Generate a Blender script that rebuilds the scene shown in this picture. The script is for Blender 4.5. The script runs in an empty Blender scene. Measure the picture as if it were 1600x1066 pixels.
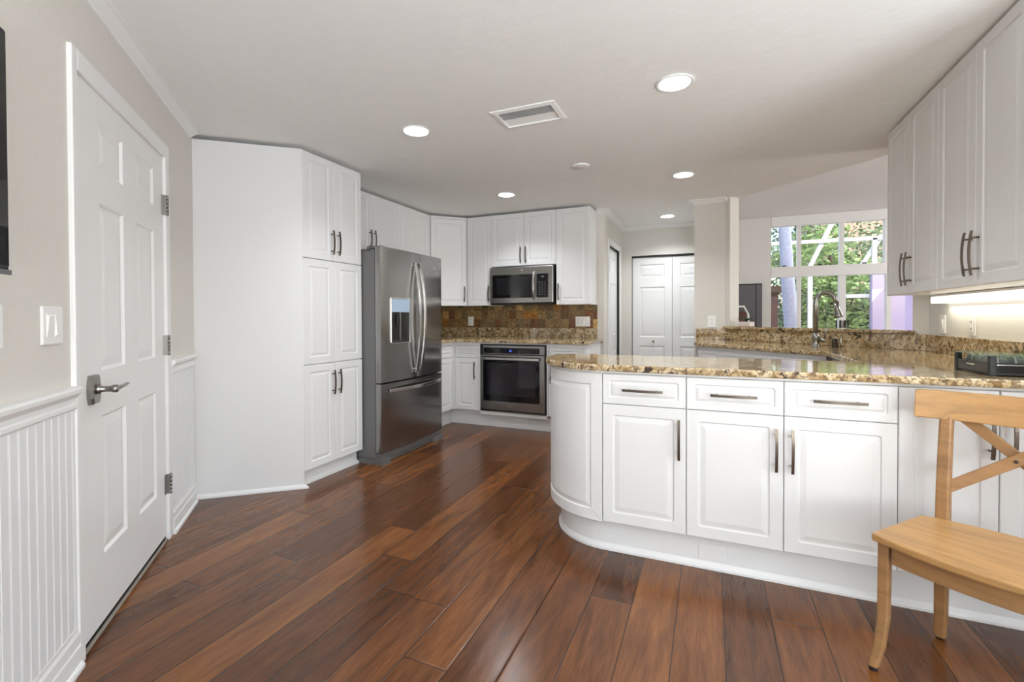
import bpy, bmesh, math, random
from math import sin, cos, pi, radians, sqrt
from mathutils import Vector, Matrix
random.seed(7)
SC = bpy.context.scene
COL = SC.collection
S2 = sqrt(2.0)

# ------------------------------------------------------------------ camera, world, light, exposure
TH, PI_, RO = radians(23.1065), radians(.6973), radians(-.2012)
CAM_H = 1.17
cd = bpy.data.cameras.new('camera'); cam = bpy.data.objects.new('camera', cd); COL.objects.link(cam)
cd.sensor_width = 36; cd.lens = 724.88 / 1600 * 36; cd.shift_y = -28.57 / 1600; cd.clip_start = .02
xc = Vector((cos(TH), sin(TH), 0)); yh = Vector((-sin(TH), cos(TH), 0)); zz = Vector((0, 0, 1))
zu = zz * cos(PI_) + yh * sin(PI_); fw = yh * cos(PI_) - zz * sin(PI_)
Rv = xc * cos(RO) + zu * sin(RO); Uv = zu * cos(RO) - xc * sin(RO)
M = Matrix((Rv, Uv, -fw)).transposed().to_4x4(); M.translation = (0, 0, CAM_H)
cam.matrix_world = M
SC.camera = cam
SC.view_settings.view_transform = 'Standard'; SC.view_settings.look = 'None'
SC.view_settings.exposure = 0.06; SC.view_settings.gamma = 1; SC.view_settings.use_curve_mapping = False
SC.cycles.use_denoising = True
SC.cycles.max_bounces = 10; SC.cycles.diffuse_bounces = 6; SC.cycles.transparent_max_bounces = 12
SC.cycles.sample_clamp_indirect = 6

W = bpy.data.worlds.new('world'); SC.world = W; W.use_nodes = True
nt = W.node_tree; bg = nt.nodes['Background']
sky = nt.nodes.new('ShaderNodeTexSky'); sky.sky_type = 'NISHITA'; sky.sun_disc = False
sky.sun_elevation = radians(50); sky.sun_rotation = radians(150); sky.air_density = 1.2; sky.dust_density = 2.0
nt.links.new(sky.outputs[0], bg.inputs[0]); bg.inputs[1].default_value = .46

def area(name, loc, target, sx, sy, power, col=(1, 1, 1), shape='RECTANGLE'):
    l = bpy.data.lights.new(name, 'AREA'); l.shape = shape; l.size = sx
    if shape in ('RECTANGLE', 'ELLIPSE'): l.size_y = sy
    l.energy = power; l.color = col
    o = bpy.data.objects.new(name, l); COL.objects.link(o); o.location = loc
    o.rotation_euler = (Vector(target) - Vector(loc)).to_track_quat('-Z', 'Y').to_euler()
    return o
sl = bpy.data.lights.new('sun', 'SUN'); sl.energy = 4.2; sl.angle = radians(1.5); sl.color = (1, .95, .86)
so = bpy.data.objects.new('sun', sl); COL.objects.link(so)
so.rotation_euler = (-Vector((.85, .35, .8))).to_track_quat('-Z', 'Y').to_euler()
# daylight through the dining-room windows behind and to the right of the camera
area('window_daylight_side', (4.12, -1.2, 1.35), (1.6, -.5, 3.3), 3.2, 1.7, 62, (.88, .945, 1))
area('window_daylight_rear', (2.7, -3.9, 1.35), (1.6, -1.6, 3.3), 2.0, 1.7, 62, (.88, .945, 1))
# added uplights out of view, no lamps known there, to brighten the ceiling
area('uplight_fill', (1.1, -1.2, .8), (1.05, -.9, 3), .6, .6, 105, (.86, .935, 1))
area('uplight_fill', (2.4, .3, .8), (2.2, .5, 3), .6, .6, 92, (.86, .935, 1))
# added light to brighten the far room, no fixture known there
area('family_room_fill', (4.5, 5.0, 2.8), (3.2, 7.0, 0), 1.2, 1.2, 120, (.97, .98, 1))
area('uplight_fill', (4.75, 4.2, 1.0), (4.3, 5.0, 3), .4, .4, 70, (1, .97, .93))  # added uplight, no real lamp, lifts the family-room ceiling

# ------------------------------------------------------------------ materials
def new_mat(name):
    m = bpy.data.materials.new(name); m.use_nodes = True
    return m, m.node_tree, m.node_tree.nodes['Principled BSDF']
def N(nt, typ, **kw):
    n = nt.nodes.new(typ)
    for k, v in kw.items():
        if k.startswith('i_'):
            key = k[2:]
            n.inputs[int(key) if key.isdigit() else key].default_value = v
        else: setattr(n, k, v)
    return n
def ramp(nt, stops, interp='LINEAR'):
    r = nt.nodes.new('ShaderNodeValToRGB'); e = r.color_ramp.elements; r.color_ramp.interpolation = interp
    while len(e) < len(stops): e.new(.5)
    for el, (p, c) in zip(e, stops): el.position = p; el.color = (*c, 1)
    return r
def lin(r, g, b):
    f = lambda c: ((c / 255 + .055) / 1.055) ** 2.4 if c > 10 else c / 255 / 12.92
    return (f(r), f(g), f(b))
def plain(name, rgb, rough=.5, metal=0., noise=0., bump=0., nscale=40., spec=.5):
    m, nt, b = new_mat(name)
    b.inputs['Roughness'].default_value = rough; b.inputs['Metallic'].default_value = metal
    b.inputs['Specular IOR Level'].default_value = spec
    b.inputs['Base Color'].default_value = (*rgb, 1)
    if noise or bump:
        g = N(nt, 'ShaderNodeNewGeometry'); t = N(nt, 'ShaderNodeTexNoise'); t.inputs['Scale'].default_value = nscale
        t.inputs['Detail'].default_value = 4
        nt.links.new(g.outputs['Position'], t.inputs['Vector'])
        if noise:
            r = ramp(nt, [(.3, tuple(c * (1 - noise) for c in rgb)), (.7, tuple(min(1, c * (1 + noise)) for c in rgb))])
            nt.links.new(t.outputs[0], r.inputs[0]); nt.links.new(r.outputs[0], b.inputs['Base Color'])
        if bump:
            bp = N(nt, 'ShaderNodeBump'); bp.inputs['Strength'].default_value = bump; bp.inputs['Distance'].default_value = .004
            nt.links.new(t.outputs[0], bp.inputs['Height']); nt.links.new(bp.outputs[0], b.inputs['Normal'])
    return m
def emis(name, rgb, s):
    m, nt, b = new_mat(name)
    b.inputs['Base Color'].default_value = (*rgb, 1)
    b.inputs['Emission Color'].default_value = (*rgb, 1); b.inputs['Emission Strength'].default_value = s
    return m
def mth(nt, op, a, b=None, c=None):
    n = nt.nodes.new('ShaderNodeMath'); n.operation = op
    for i, v in enumerate((a, b, c)):
        if v is None: continue
        if isinstance(v, (int, float)): n.inputs[i].default_value = v
        else: nt.links.new(v, n.inputs[i])
    return n.outputs[0]

def floor_mat():
    m, nt, b = new_mat('hand_scraped_hickory')
    g = N(nt, 'ShaderNodeNewGeometry'); s = N(nt, 'ShaderNodeSeparateXYZ'); nt.links.new(g.outputs['Position'], s.inputs[0])
    X, Y = s.outputs[0], s.outputs[1]
    PW, PL = .17, 1.32
    u = mth(nt, 'DIVIDE', mth(nt, 'ADD', X, .12), PW); row = mth(nt, 'FLOOR', u); fu = mth(nt, 'FRACT', u)
    w1 = N(nt, 'ShaderNodeTexWhiteNoise', noise_dimensions='1D'); nt.links.new(row, w1.inputs['W'])
    v = mth(nt, 'ADD', mth(nt, 'DIVIDE', Y, PL), mth(nt, 'MULTIPLY', w1.outputs[0], 7.3)); seg = mth(nt, 'FLOOR', v); fv = mth(nt, 'FRACT', v)
    cid = N(nt, 'ShaderNodeCombineXYZ'); nt.links.new(row, cid.inputs[0]); nt.links.new(seg, cid.inputs[1])
    w2 = N(nt, 'ShaderNodeTexWhiteNoise', noise_dimensions='3D'); nt.links.new(cid.outputs[0], w2.inputs['Vector'])
    tone = ramp(nt, [(0, lin(80, 46, 22)), (.35, lin(94, 55, 26)), (.7, lin(108, 65, 31)), (1, lin(126, 79, 40))])
    nt.links.new(w2.outputs['Value'], tone.inputs[0])
    # grain coordinates: stretched along the plank, shifted per plank
    gv = N(nt, 'ShaderNodeCombineXYZ')
    off = mth(nt, 'MULTIPLY', w2.outputs['Value'], 37.0)
    nt.links.new(mth(nt, 'ADD', mth(nt, 'MULTIPLY', X, 12.0), off), gv.inputs[0])
    nt.links.new(mth(nt, 'ADD', mth(nt, 'MULTIPLY', Y, 1.7), off), gv.inputs[1])
    n1 = N(nt, 'ShaderNodeTexNoise'); n1.inputs['Scale'].default_value = 1.6; n1.inputs['Detail'].default_value = 6; n1.inputs['Distortion'].default_value = .7
    nt.links.new(gv.outputs[0], n1.inputs['Vector'])
    gv2 = N(nt, 'ShaderNodeCombineXYZ')
    nt.links.new(mth(nt, 'ADD', mth(nt, 'MULTIPLY', X, 70.0), off), gv2.inputs[0]); nt.links.new(mth(nt, 'MULTIPLY', Y, 5.0), gv2.inputs[1])
    n2 = N(nt, 'ShaderNodeTexNoise'); n2.inputs['Scale'].default_value = 2.0; n2.inputs['Detail'].default_value = 5
    nt.links.new(gv2.outputs[0], n2.inputs['Vector'])
    r1 = ramp(nt, [(.25, (.56, .52, .48)), (.5, (.95, .95, .95)), (.75, (1.3, 1.3, 1.25))]); nt.links.new(n1.outputs[0], r1.inputs[0])
    r2 = ramp(nt, [(.3, (.76, .74, .72)), (.6, (1.06, 1.05, 1.04))]); nt.links.new(n2.outputs[0], r2.inputs[0])
    # knots
    kv = N(nt, 'ShaderNodeCombineXYZ'); nt.links.new(mth(nt, 'MULTIPLY', X, 2.6), kv.inputs[0]); nt.links.new(mth(nt, 'MULTIPLY', Y, 1.5), kv.inputs[1])
    kn = N(nt, 'ShaderNodeTexVoronoi'); kn.inputs['Scale'].default_value = 1.0; nt.links.new(kv.outputs[0], kn.inputs['Vector'])
    rk = ramp(nt, [(.015, (.16, .13, .11)), (.09, (1, 1, 1))]); nt.links.new(kn.outputs['Distance'], rk.inputs[0])
    def mul(a, c):
        x = N(nt, 'ShaderNodeMix', data_type='RGBA', blend_type='MULTIPLY'); x.inputs[0].default_value = 1
        nt.links.new(a, x.inputs[6]); nt.links.new(c, x.inputs[7]); return x.outputs[2]
    col = mul(mul(mul(tone.outputs[0], r1.outputs[0]), r2.outputs[0]), rk.outputs[0])
    eu = mth(nt, 'MULTIPLY', mth(nt, 'MINIMUM', fu, mth(nt, 'SUBTRACT', 1.0, fu)), PW)
    ev = mth(nt, 'MULTIPLY', mth(nt, 'MINIMUM', fv, mth(nt, 'SUBTRACT', 1.0, fv)), PL)
    ed = mth(nt, 'MINIMUM', eu, ev)
    seam = mth(nt, 'MULTIPLY', ed, 1 / .0034); seam = mth(nt, 'MINIMUM', seam, 1.0)
    sr = ramp(nt, [(.15, (.18, .15, .13)), (.9, (1, 1, 1))]); nt.links.new(seam, sr.inputs[0])
    col = mul(col, sr.outputs[0])
    nt.links.new(col, b.inputs['Base Color'])
    rr = N(nt, 'ShaderNodeMapRange'); rr.inputs[3].default_value = .17; rr.inputs[4].default_value = .29; nt.links.new(n1.outputs[0], rr.inputs[0]); nt.links.new(rr.outputs[0], b.inputs['Roughness'])
    hs = N(nt, 'ShaderNodeTexNoise'); hs.inputs['Scale'].default_value = 1; hs.inputs['Detail'].default_value = 3
    hv = N(nt, 'ShaderNodeCombineXYZ'); nt.links.new(mth(nt, 'MULTIPLY', X, 22.0), hv.inputs[0]); nt.links.new(mth(nt, 'MULTIPLY', Y, 7.0), hv.inputs[1]); nt.links.new(hv.outputs[0], hs.inputs['Vector'])
    bev = mth(nt, 'MINIMUM', mth(nt, 'MULTIPLY', ed, 1 / .006), 1.0)
    ht = mth(nt, 'ADD', mth(nt, 'MULTIPLY', bev, 1.1), mth(nt, 'MULTIPLY', hs.outputs[0], .9)); ht = mth(nt, 'ADD', ht, mth(nt, 'MULTIPLY', n2.outputs[0], .03))
    bp = N(nt, 'ShaderNodeBump'); bp.inputs['Strength'].default_value = .22; bp.inputs['Distance'].default_value = .004
    nt.links.new(ht, bp.inputs['Height']); nt.links.new(bp.outputs[0], b.inputs['Normal'])
    return m

def granite_mat(name='gold_granite', k=1.0):
    m, nt, b = new_mat(name)
    g = N(nt, 'ShaderNodeNewGeometry')
    def noise(sc, det=4, dist=0.):
        t = N(nt, 'ShaderNodeTexNoise'); t.inputs['Scale'].default_value = sc; t.inputs['Detail'].default_value = det; t.inputs['Distortion'].default_value = dist
        nt.links.new(g.outputs['Position'], t.inputs['Vector']); return t.outputs[0]
    base = ramp(nt, [(.30, lin(148, 120, 80)), (.45, lin(188, 162, 120)), (.6, lin(214, 196, 162)), (.75, lin(170, 138, 94))]); nt.links.new(noise(16, 5, 1.), base.inputs[0])
    speck = ramp(nt, [(.50, (0, 0, 0)), (.60, (1, 1, 1))]); nt.links.new(noise(42, 3, .8), speck.inputs[0])
    big = ramp(nt, [(.60, (0, 0, 0)), (.67, (1, 1, 1))]); nt.links.new(noise(19, 4, 1.2), big.inputs[0])
    fine = ramp(nt, [(.54, (0, 0, 0)), (.62, (1, 1, 1))]); nt.links.new(noise(95, 2), fine.inputs[0])
    def mix(f, a, c, k=1.):
        x = N(nt, 'ShaderNodeMix', data_type='RGBA'); nt.links.new(mth(nt, 'MULTIPLY', f, k), x.inputs[0]); nt.links.new(a, x.inputs[6])
        if isinstance(c, tuple): x.inputs[7].default_value = (*c, 1)
        else: nt.links.new(c, x.inputs[7])
        return x.outputs[2]
    c = mix(speck.outputs[0], base.outputs[0], lin(104, 76, 42), .75)
    c = mix(fine.outputs[0], c, lin(78, 58, 40), .6)
    c = mix(big.outputs[0], c, lin(38, 26, 20), .92)
    nt.links.new(c, b.inputs['Base Color'])
    b.inputs['Roughness'].default_value = .07; b.inputs['Specular IOR Level'].default_value = .6
    return m

def tile_mat():
    m, nt, b = new_mat('tumbled_slate_tile')
    g = N(nt, 'ShaderNodeNewGeometry'); s = N(nt, 'ShaderNodeSeparateXYZ'); nt.links.new(g.outputs['Position'], s.inputs[0])
    T = .1
    H = mth(nt, 'SUBTRACT', s.outputs[0], s.outputs[1])
    u = mth(nt, 'DIVIDE', H, T * .92); v = mth(nt, 'DIVIDE', mth(nt, 'SUBTRACT', s.outputs[2], 1.045), T)
    iu, iv = mth(nt, 'FLOOR', u), mth(nt, 'FLOOR', v); fu, fv = mth(nt, 'FRACT', u), mth(nt, 'FRACT', v)
    c = N(nt, 'ShaderNodeCombineXYZ'); nt.links.new(iu, c.inputs[0]); nt.links.new(iv, c.inputs[1])
    w = N(nt, 'ShaderNodeTexWhiteNoise', noise_dimensions='3D'); nt.links.new(c.outputs[0], w.inputs['Vector'])
    r = ramp(nt, [(0, lin(112, 88, 58)), (.2, lin(134, 108, 72)), (.4, lin(122, 104, 74)), (.55, lin(146, 120, 80)), (.72, lin(158, 108, 50)), (.82, lin(118, 80, 54)), (.9, lin(186, 152, 98))], 'CONSTANT')
    nt.links.new(w.outputs['Value'], r.inputs[0])
    n = N(nt, 'ShaderNodeTexNoise'); n.inputs['Scale'].default_value = 26; n.inputs['Detail'].default_value = 5; n.inputs['Distortion'].default_value = 1.5; nt.links.new(g.outputs['Position'], n.inputs['Vector'])
    rn = ramp(nt, [(.3, (.45, .42, .38)), (.5, (1, 1, 1)), (.7, (1.7, 1.62, 1.4))]); nt.links.new(n.outputs[0], rn.inputs[0])
    x = N(nt, 'ShaderNodeMix', data_type='RGBA', blend_type='MULTIPLY'); x.inputs[0].default_value = 1; nt.links.new(r.outputs[0], x.inputs[6]); nt.links.new(rn.outputs[0], x.inputs[7])
    e = mth(nt, 'MINIMUM', mth(nt, 'MINIMUM', fu, mth(nt, 'SUBTRACT', 1., fu)), mth(nt, 'MINIMUM', fv, mth(nt, 'SUBTRACT', 1., fv)))
    gr = mth(nt, 'MINIMUM', mth(nt, 'MULTIPLY', e, 1 / .035), 1.)
    rg = ramp(nt, [(.4, (0, 0, 0)), (.9, (1, 1, 1))]); nt.links.new(gr, rg.inputs[0])
    y = N(nt, 'ShaderNodeMix', data_type='RGBA'); nt.links.new(rg.outputs[0], y.inputs[0]); y.inputs[6].default_value = (*lin(130, 108, 76), 1); nt.links.new(x.outputs[2], y.inputs[7])
    nt.links.new(y.outputs[2], b.inputs['Base Color']); b.inputs['Roughness'].default_value = .45
    bp = N(nt, 'ShaderNodeBump'); bp.inputs['Strength'].default_value = .5; bp.inputs['Distance'].default_value = .004
    nt.links.new(gr, bp.inputs['Height']); nt.links.new(bp.outputs[0], b.inputs['Normal'])
    return m

def steel_mat(name, rgb, rough=.27, axis=2):
    m, nt, b = new_mat(name)
    b.inputs['Base Color'].default_value = (*rgb, 1); b.inputs['Metallic'].default_value = 1.
    g = N(nt, 'ShaderNodeNewGeometry'); mp = N(nt, 'ShaderNodeVectorMath', operation='MULTIPLY')
    sc = [3., 3., 3.]
    for i in range(3):
        if i != axis: sc[i] = 260.
    mp.inputs[1].default_value = sc; nt.links.new(g.outputs['Position'], mp.inputs[0])
    tg = N(nt, 'ShaderNodeTangent', direction_type='RADIAL', axis='Z'); nt.links.new(tg.outputs[0], b.inputs['Tangent']); b.inputs['Anisotropic'].default_value = .75
    t = N(nt, 'ShaderNodeTexNoise'); t.inputs['Scale'].default_value = 1; t.inputs['Detail'].default_value = 2; nt.links.new(mp.outputs[0], t.inputs['Vector'])
    r = N(nt, 'ShaderNodeMapRange'); r.inputs[3].default_value = rough - .02; r.inputs[4].default_value = rough + .03; nt.links.new(t.outputs[0], r.inputs[0]); nt.links.new(r.outputs[0], b.inputs['Roughness'])
    return m

def wood_mat(name, rgb):
    m, nt, b = new_mat(name)
    tc = N(nt, 'ShaderNodeTexCoord'); mp = N(nt, 'ShaderNodeMapping'); mp.inputs['Scale'].default_value = (3., 26., 26.)
    nt.links.new(tc.outputs['Object'], mp.inputs[0])
    t = N(nt, 'ShaderNodeTexNoise'); t.inputs['Scale'].default_value = 1.2; t.inputs['Detail'].default_value = 6; t.inputs['Distortion'].default_value = .8; nt.links.new(mp.outputs[0], t.inputs['Vector'])
    r = ramp(nt, [(.28, tuple(c * .74 for c in rgb)), (.5, rgb), (.75, tuple(min(1, c * 1.2) for c in rgb))]); nt.links.new(t.outputs[0], r.inputs[0])
    nt.links.new(r.outputs[0], b.inputs['Base Color']); b.inputs['Roughness'].default_value = .42
    return m

def glass_mat(name, tint=(1, 1, 1), gl=.06):
    m = bpy.data.materials.new(name); m.use_nodes = True; nt = m.node_tree; nt.nodes.clear()
    o = N(nt, 'ShaderNodeOutputMaterial'); t = N(nt, 'ShaderNodeBsdfTransparent'); t.inputs[0].default_value = (*tint, 1)
    g = N(nt, 'ShaderNodeBsdfGlossy'); g.inputs['Roughness'].default_value = .02
    x = N(nt, 'ShaderNodeMixShader'); x.inputs[0].default_value = gl
    nt.links.new(t.outputs[0], x.inputs[1]); nt.links.new(g.outputs[0], x.inputs[2]); nt.links.new(x.outputs[0], o.inputs[0])
    return m
def leaf_mat(name, rgb):
    m, nt, b = new_mat(name)
    g = N(nt, 'ShaderNodeNewGeometry'); t = N(nt, 'ShaderNodeTexWhiteNoise', noise_dimensions='1D'); nt.links.new(g.outputs['Random Per Island'], t.inputs['W'])
    r = ramp(nt, [(0, tuple(c * .55 for c in rgb)), (.5, rgb), (1, tuple(min(1, c * 1.6) for c in rgb))]); nt.links.new(t.outputs[0], r.inputs[0])
    nt.links.new(r.outputs[0], b.inputs['Base Color']); b.inputs['Roughness'].default_value = .5
    return m

M_ = {}
M_['floor'] = floor_mat(); M_['granite'] = granite_mat(); M_['tile'] = tile_mat()
M_['cab'] = plain('white_cabinet', lin(228, 228, 228), .32)
M_['trim'] = plain('white_trim', lin(236, 236, 235), .38)
M_['wall'] = plain('greige_wall', lin(219, 215, 208), .7, 0, .015, .15, 60)
M_['wallw'] = plain('pale_wall', lin(222, 221, 217), .7, 0, .015, .12, 60)
M_['ceil'] = plain('knockdown_ceiling', lin(240, 240, 238), .8, 0, .012, .55, 16)
M_['pull'] = plain('brushed_bronze', lin(112, 102, 92), .28, 1.)
M_['nickel'] = plain('satin_nickel', lin(150, 148, 143), .3, 1.)
M_['steel'] = steel_mat('brushed_steel', lin(156, 155, 154), .22, 1)
M_['steelx'] = steel_mat('brushed_steel_dark', lin(158, 156, 153), .24, 0)
M_['chrome'] = plain('handle_steel', lin(205, 203, 200), .22, 1.)
M_['fside'] = plain('grey_painted_metal', lin(112, 111, 111), .42, .3)
M_['black'] = plain('black_plastic', lin(20, 20, 21), .35)
M_['bglass'] = plain('black_glass', lin(12, 12, 14), .05)
M_['oglass'] = plain('oven_glass', lin(34, 30, 36), .04)
M_['white'] = plain('white_plastic', lin(240, 240, 238), .35)
M_['dark'] = plain('dark_gap', lin(28, 27, 27), .6)
M_['bed'] = plain('bead_white', lin(230, 231, 232), .4)
M_['wood'] = wood_mat('light_oak', lin(174, 133, 84)); M_['woodr'] = wood_mat('weathered_oak', lin(154, 116, 76))
M_['glass'] = glass_mat('window_glass'); M_['rackglass'] = glass_mat('green_edge_glass', (.82, .93, .84), .22)
M_['screen'] = plain('lcd_blue', lin(168, 190, 212), .12)
M_['foil'] = plain('pod_foil', lin(150, 150, 150), .35, .6)
M_['lens'] = emis('lamp_lens', (1, .98, .95), 5.)
M_['tube'] = emis('under_cabinet_tube', (1, .98, .93), 1.3)
M_['digits'] = emis('blue_digits', (.12, .3, 1.), 2.)
M_['dgrey'] = plain('charcoal_paint', lin(98, 97, 102), .5)
M_['stucco'] = plain('shade_tinted_stucco', lin(176, 166, 204), .8, 0, .04, .3, 50)  # lavender puts the bluish skylit shade into the base colour
M_['peach'] = plain('peach_soffit', lin(236, 196, 170), .8)
M_['patio'] = plain('patio_paver', lin(196, 176, 166), .8, 0, .08, .2, 9)
M_['grass'] = plain('lawn', lin(96, 118, 60), .9, 0, .2, .2, 6)
M_['trunk'] = plain('grey_trunk', lin(168, 172, 190), .8, 0, .12, .5, 14)
M_['bark'] = plain('brown_bark', lin(86, 66, 52), .85, 0, .15, .5, 14)
M_['hut'] = plain('brown_boards', lin(92, 62, 54), .7, 0, .2, .3, 20)
M_['leaf1'] = leaf_mat('leaf_green', lin(128, 152, 108)); M_['leaf2'] = leaf_mat('leaf_lime', lin(152, 178, 110)); M_['leaf3'] = leaf_mat('leaf_grey', lin(134, 154, 134))
M_['plant'] = plain('orchid_leaf', lin(50, 72, 40), .4); M_['pot'] = plain('blush_ceramic', lin(216, 204, 198), .4)
M_['rubber'] = plain('black_rubber', lin(15, 14, 14), .7)

# ------------------------------------------------------------------ mesh helpers
class MB:
    def __init__(s): s.v = []; s.f = []; s.sm = []
    def add(s, vs, fs, smooth=False):
        o = len(s.v); s.v += [tuple(v) for v in vs]; s.f += [tuple(i + o for i in f) for f in fs]; s.sm += [smooth] * len(fs); return s
    def box(s, x0, x1, y0, y1, z0, z1):
        x0, x1 = sorted((x0, x1)); y0, y1 = sorted((y0, y1)); z0, z1 = sorted((z0, z1))
        return s.add([(x0, y0, z0), (x1, y0, z0), (x1, y1, z0), (x0, y1, z0), (x0, y0, z1), (x1, y0, z1), (x1, y1, z1), (x0, y1, z1)],
                     [(0, 3, 2, 1), (4, 5, 6, 7), (0, 1, 5, 4), (1, 2, 6, 5), (2, 3, 7, 6), (3, 0, 4, 7)])
    def prism(s, poly, z0, z1, smooth=False):
        n = len(poly); a = sum(poly[i][0] * poly[(i + 1) % n][1] - poly[(i + 1) % n][0] * poly[i][1] for i in range(n))
        if a < 0: poly = poly[::-1]
        vs = [(x, y, z0) for x, y in poly] + [(x, y, z1) for x, y in poly]
        s.add(vs, [tuple(range(n))[::-1], tuple(range(n, 2 * n))])
        o = len(s.v) - 2 * n
        s.f += [(o + i, o + (i + 1) % n, o + n + (i + 1) % n, o + n + i) for i in range(n)]; s.sm += [smooth] * n
        return s
    def tube(s, pts, rad, seg=10, cap=True, smooth=True, flat=1.):
        pts = [Vector(p) for p in pts]; n = len(pts); rad = rad if isinstance(rad, (list, tuple)) else [rad] * n
        vs = []; up = None
        for i, p in enumerate(pts):
            t = (pts[min(i + 1, n - 1)] - pts[max(i - 1, 0)]).normalized()
            if up is None: up = Vector((0, 0, 1)) if abs(t.z) < .9 else Vector((1, 0, 0))
            a = t.cross(up).normalized(); c = a.cross(t).normalized(); up = c
            for k in range(seg):
                an = 2 * pi * k / seg; vs.append(p + a * cos(an) * rad[i] + c * sin(an) * rad[i] * flat)
        fs = [(i * seg + k, i * seg + (k + 1) % seg, (i + 1) * seg + (k + 1) % seg, (i + 1) * seg + k) for i in range(n - 1) for k in range(seg)]
        s.add(vs, fs, smooth)
        if cap:
            o = len(s.v) - len(vs); s.f += [tuple(o + k for k in range(seg))[::-1], tuple(o + (n - 1) * seg + k for k in range(seg))]; s.sm += [False, False]
        return s
    def bar(s, pts, hw, ht, side):                # rectangular sweep; side = width direction
        pts = [Vector(p) for p in pts]; side = Vector(side).normalized(); vs = []; n = len(pts)
        for i, p in enumerate(pts):
            t = (pts[min(i + 1, n - 1)] - pts[max(i - 1, 0)]).normalized(); nn = side.cross(t).normalized()
            w = hw[i] if isinstance(hw, (list, tuple)) else hw
            h = ht[i] if isinstance(ht, (list, tuple)) else ht
            vs += [p - side * w - nn * h, p + side * w - nn * h, p + side * w + nn * h, p - side * w + nn * h]
        fs = [(i * 4 + k, i * 4 + (k + 1) % 4, (i + 1) * 4 + (k + 1) % 4, (i + 1) * 4 + k) for i in range(n - 1) for k in range(4)]
        fs += [(0, 3, 2, 1), tuple((n - 1) * 4 + k for k in range(4))]
        return s.add(vs, fs)
    def lathe(s, prof, c=(0, 0, 0), seg=28, axis='z', smooth=True, cap=True):
        vs = []
        for r, h in prof:
            for k in range(seg):
                a = 2 * pi * k / seg
                p = (r * cos(a), r * sin(a), h) if axis == 'z' else ((r * cos(a), h, r * sin(a)) if axis == 'y' else (h, r * cos(a), r * sin(a)))
                vs.append((p[0] + c[0], p[1] + c[1], p[2] + c[2]))
        n = len(prof)
        fs = [(i * seg + k, i * seg + (k + 1) % seg, (i + 1) * seg + (k + 1) % seg, (i + 1) * seg + k) for i in range(n - 1) for k in range(seg)]
        s.add(vs, fs, smooth)
        if cap:
            o = len(s.v) - len(vs)
            if prof[0][0] > 1e-5: s.f.append(tuple(o + k for k in range(seg))[::-1]); s.sm.append(False)
            if prof[-1][0] > 1e-5: s.f.append(tuple(o + (n - 1) * seg + k for k in range(seg))); s.sm.append(False)
        return s
    def loops(s, ls, capend=True, capstart=True):  # list of equal-length vertex rings
        k = len(ls[0]); vs = [v for l in ls for v in l]
        fs = [(i * k + j, i * k + (j + 1) % k, (i + 1) * k + (j + 1) % k, (i + 1) * k + j) for i in range(len(ls) - 1) for j in range(k)]
        if capstart: fs.append(tuple(range(k))[::-1])
        if capend: fs.append(tuple((len(ls) - 1) * k + j for j in range(k)))
        return s.add(vs, fs)
    def sweep(s, prof, path, closed=False):        # prof: (out, z) points, path: plan polyline, out = right-hand side of travel
        n = len(path); rings = []
        for i, p in enumerate(path):
            p = Vector(p)
            d0 = (Vector(path[i]) - Vector(path[i - 1])).normalized() if i > 0 else None
            d1 = (Vector(path[i + 1]) - Vector(path[i])).normalized() if i < n - 1 else None
            d0 = d0 or d1; d1 = d1 or d0
            n0 = Vector((d0.y, -d0.x)); n1 = Vector((d1.y, -d1.x)); m = (n0 + n1).normalized(); m /= max(.3, m.dot(n0))
            rings.append([(p.x + m.x * o, p.y + m.y * o, z) for o, z in prof])
        return s.loops(rings)
    def build(s, name, mat, parent=None, bevel=0., fix=True):
        me = bpy.data.meshes.new(name); me.from_pydata(s.v, [], s.f); me.update()
        me.polygons.foreach_set('use_smooth', s.sm); me.materials.append(mat)
        if fix:
            bm = bmesh.new(); bm.from_mesh(me); bmesh.ops.recalc_face_normals(bm, faces=bm.faces); bm.to_mesh(me); bm.free()
        o = bpy.data.objects.new(name, me); COL.objects.link(o)
        if parent: o.parent = parent
        if bevel:
            md = o.modifiers.new('edge_round', 'BEVEL'); md.width = bevel; md.segments = 2; md.limit_method = 'ANGLE'; md.angle_limit = radians(40)
        return o
def thing(name, label, cat, loc=(0, 0, 0), rz=0., group=None):
    o = bpy.data.objects.new(name, None); COL.objects.link(o); o.location = loc; o.rotation_euler = (0, 0, rz)
    o.empty_display_size = .05
    return tag(o, label, cat, group)
def tag(o, label, cat, group=None):
    o['label'] = label; o['category'] = cat
    if group: o['group'] = group
    return o
def struct(o):
    o['kind'] = 'structure'; return o
def sbox(name, mat, *b): return struct(MB().box(*b).build(name, mat))

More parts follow.
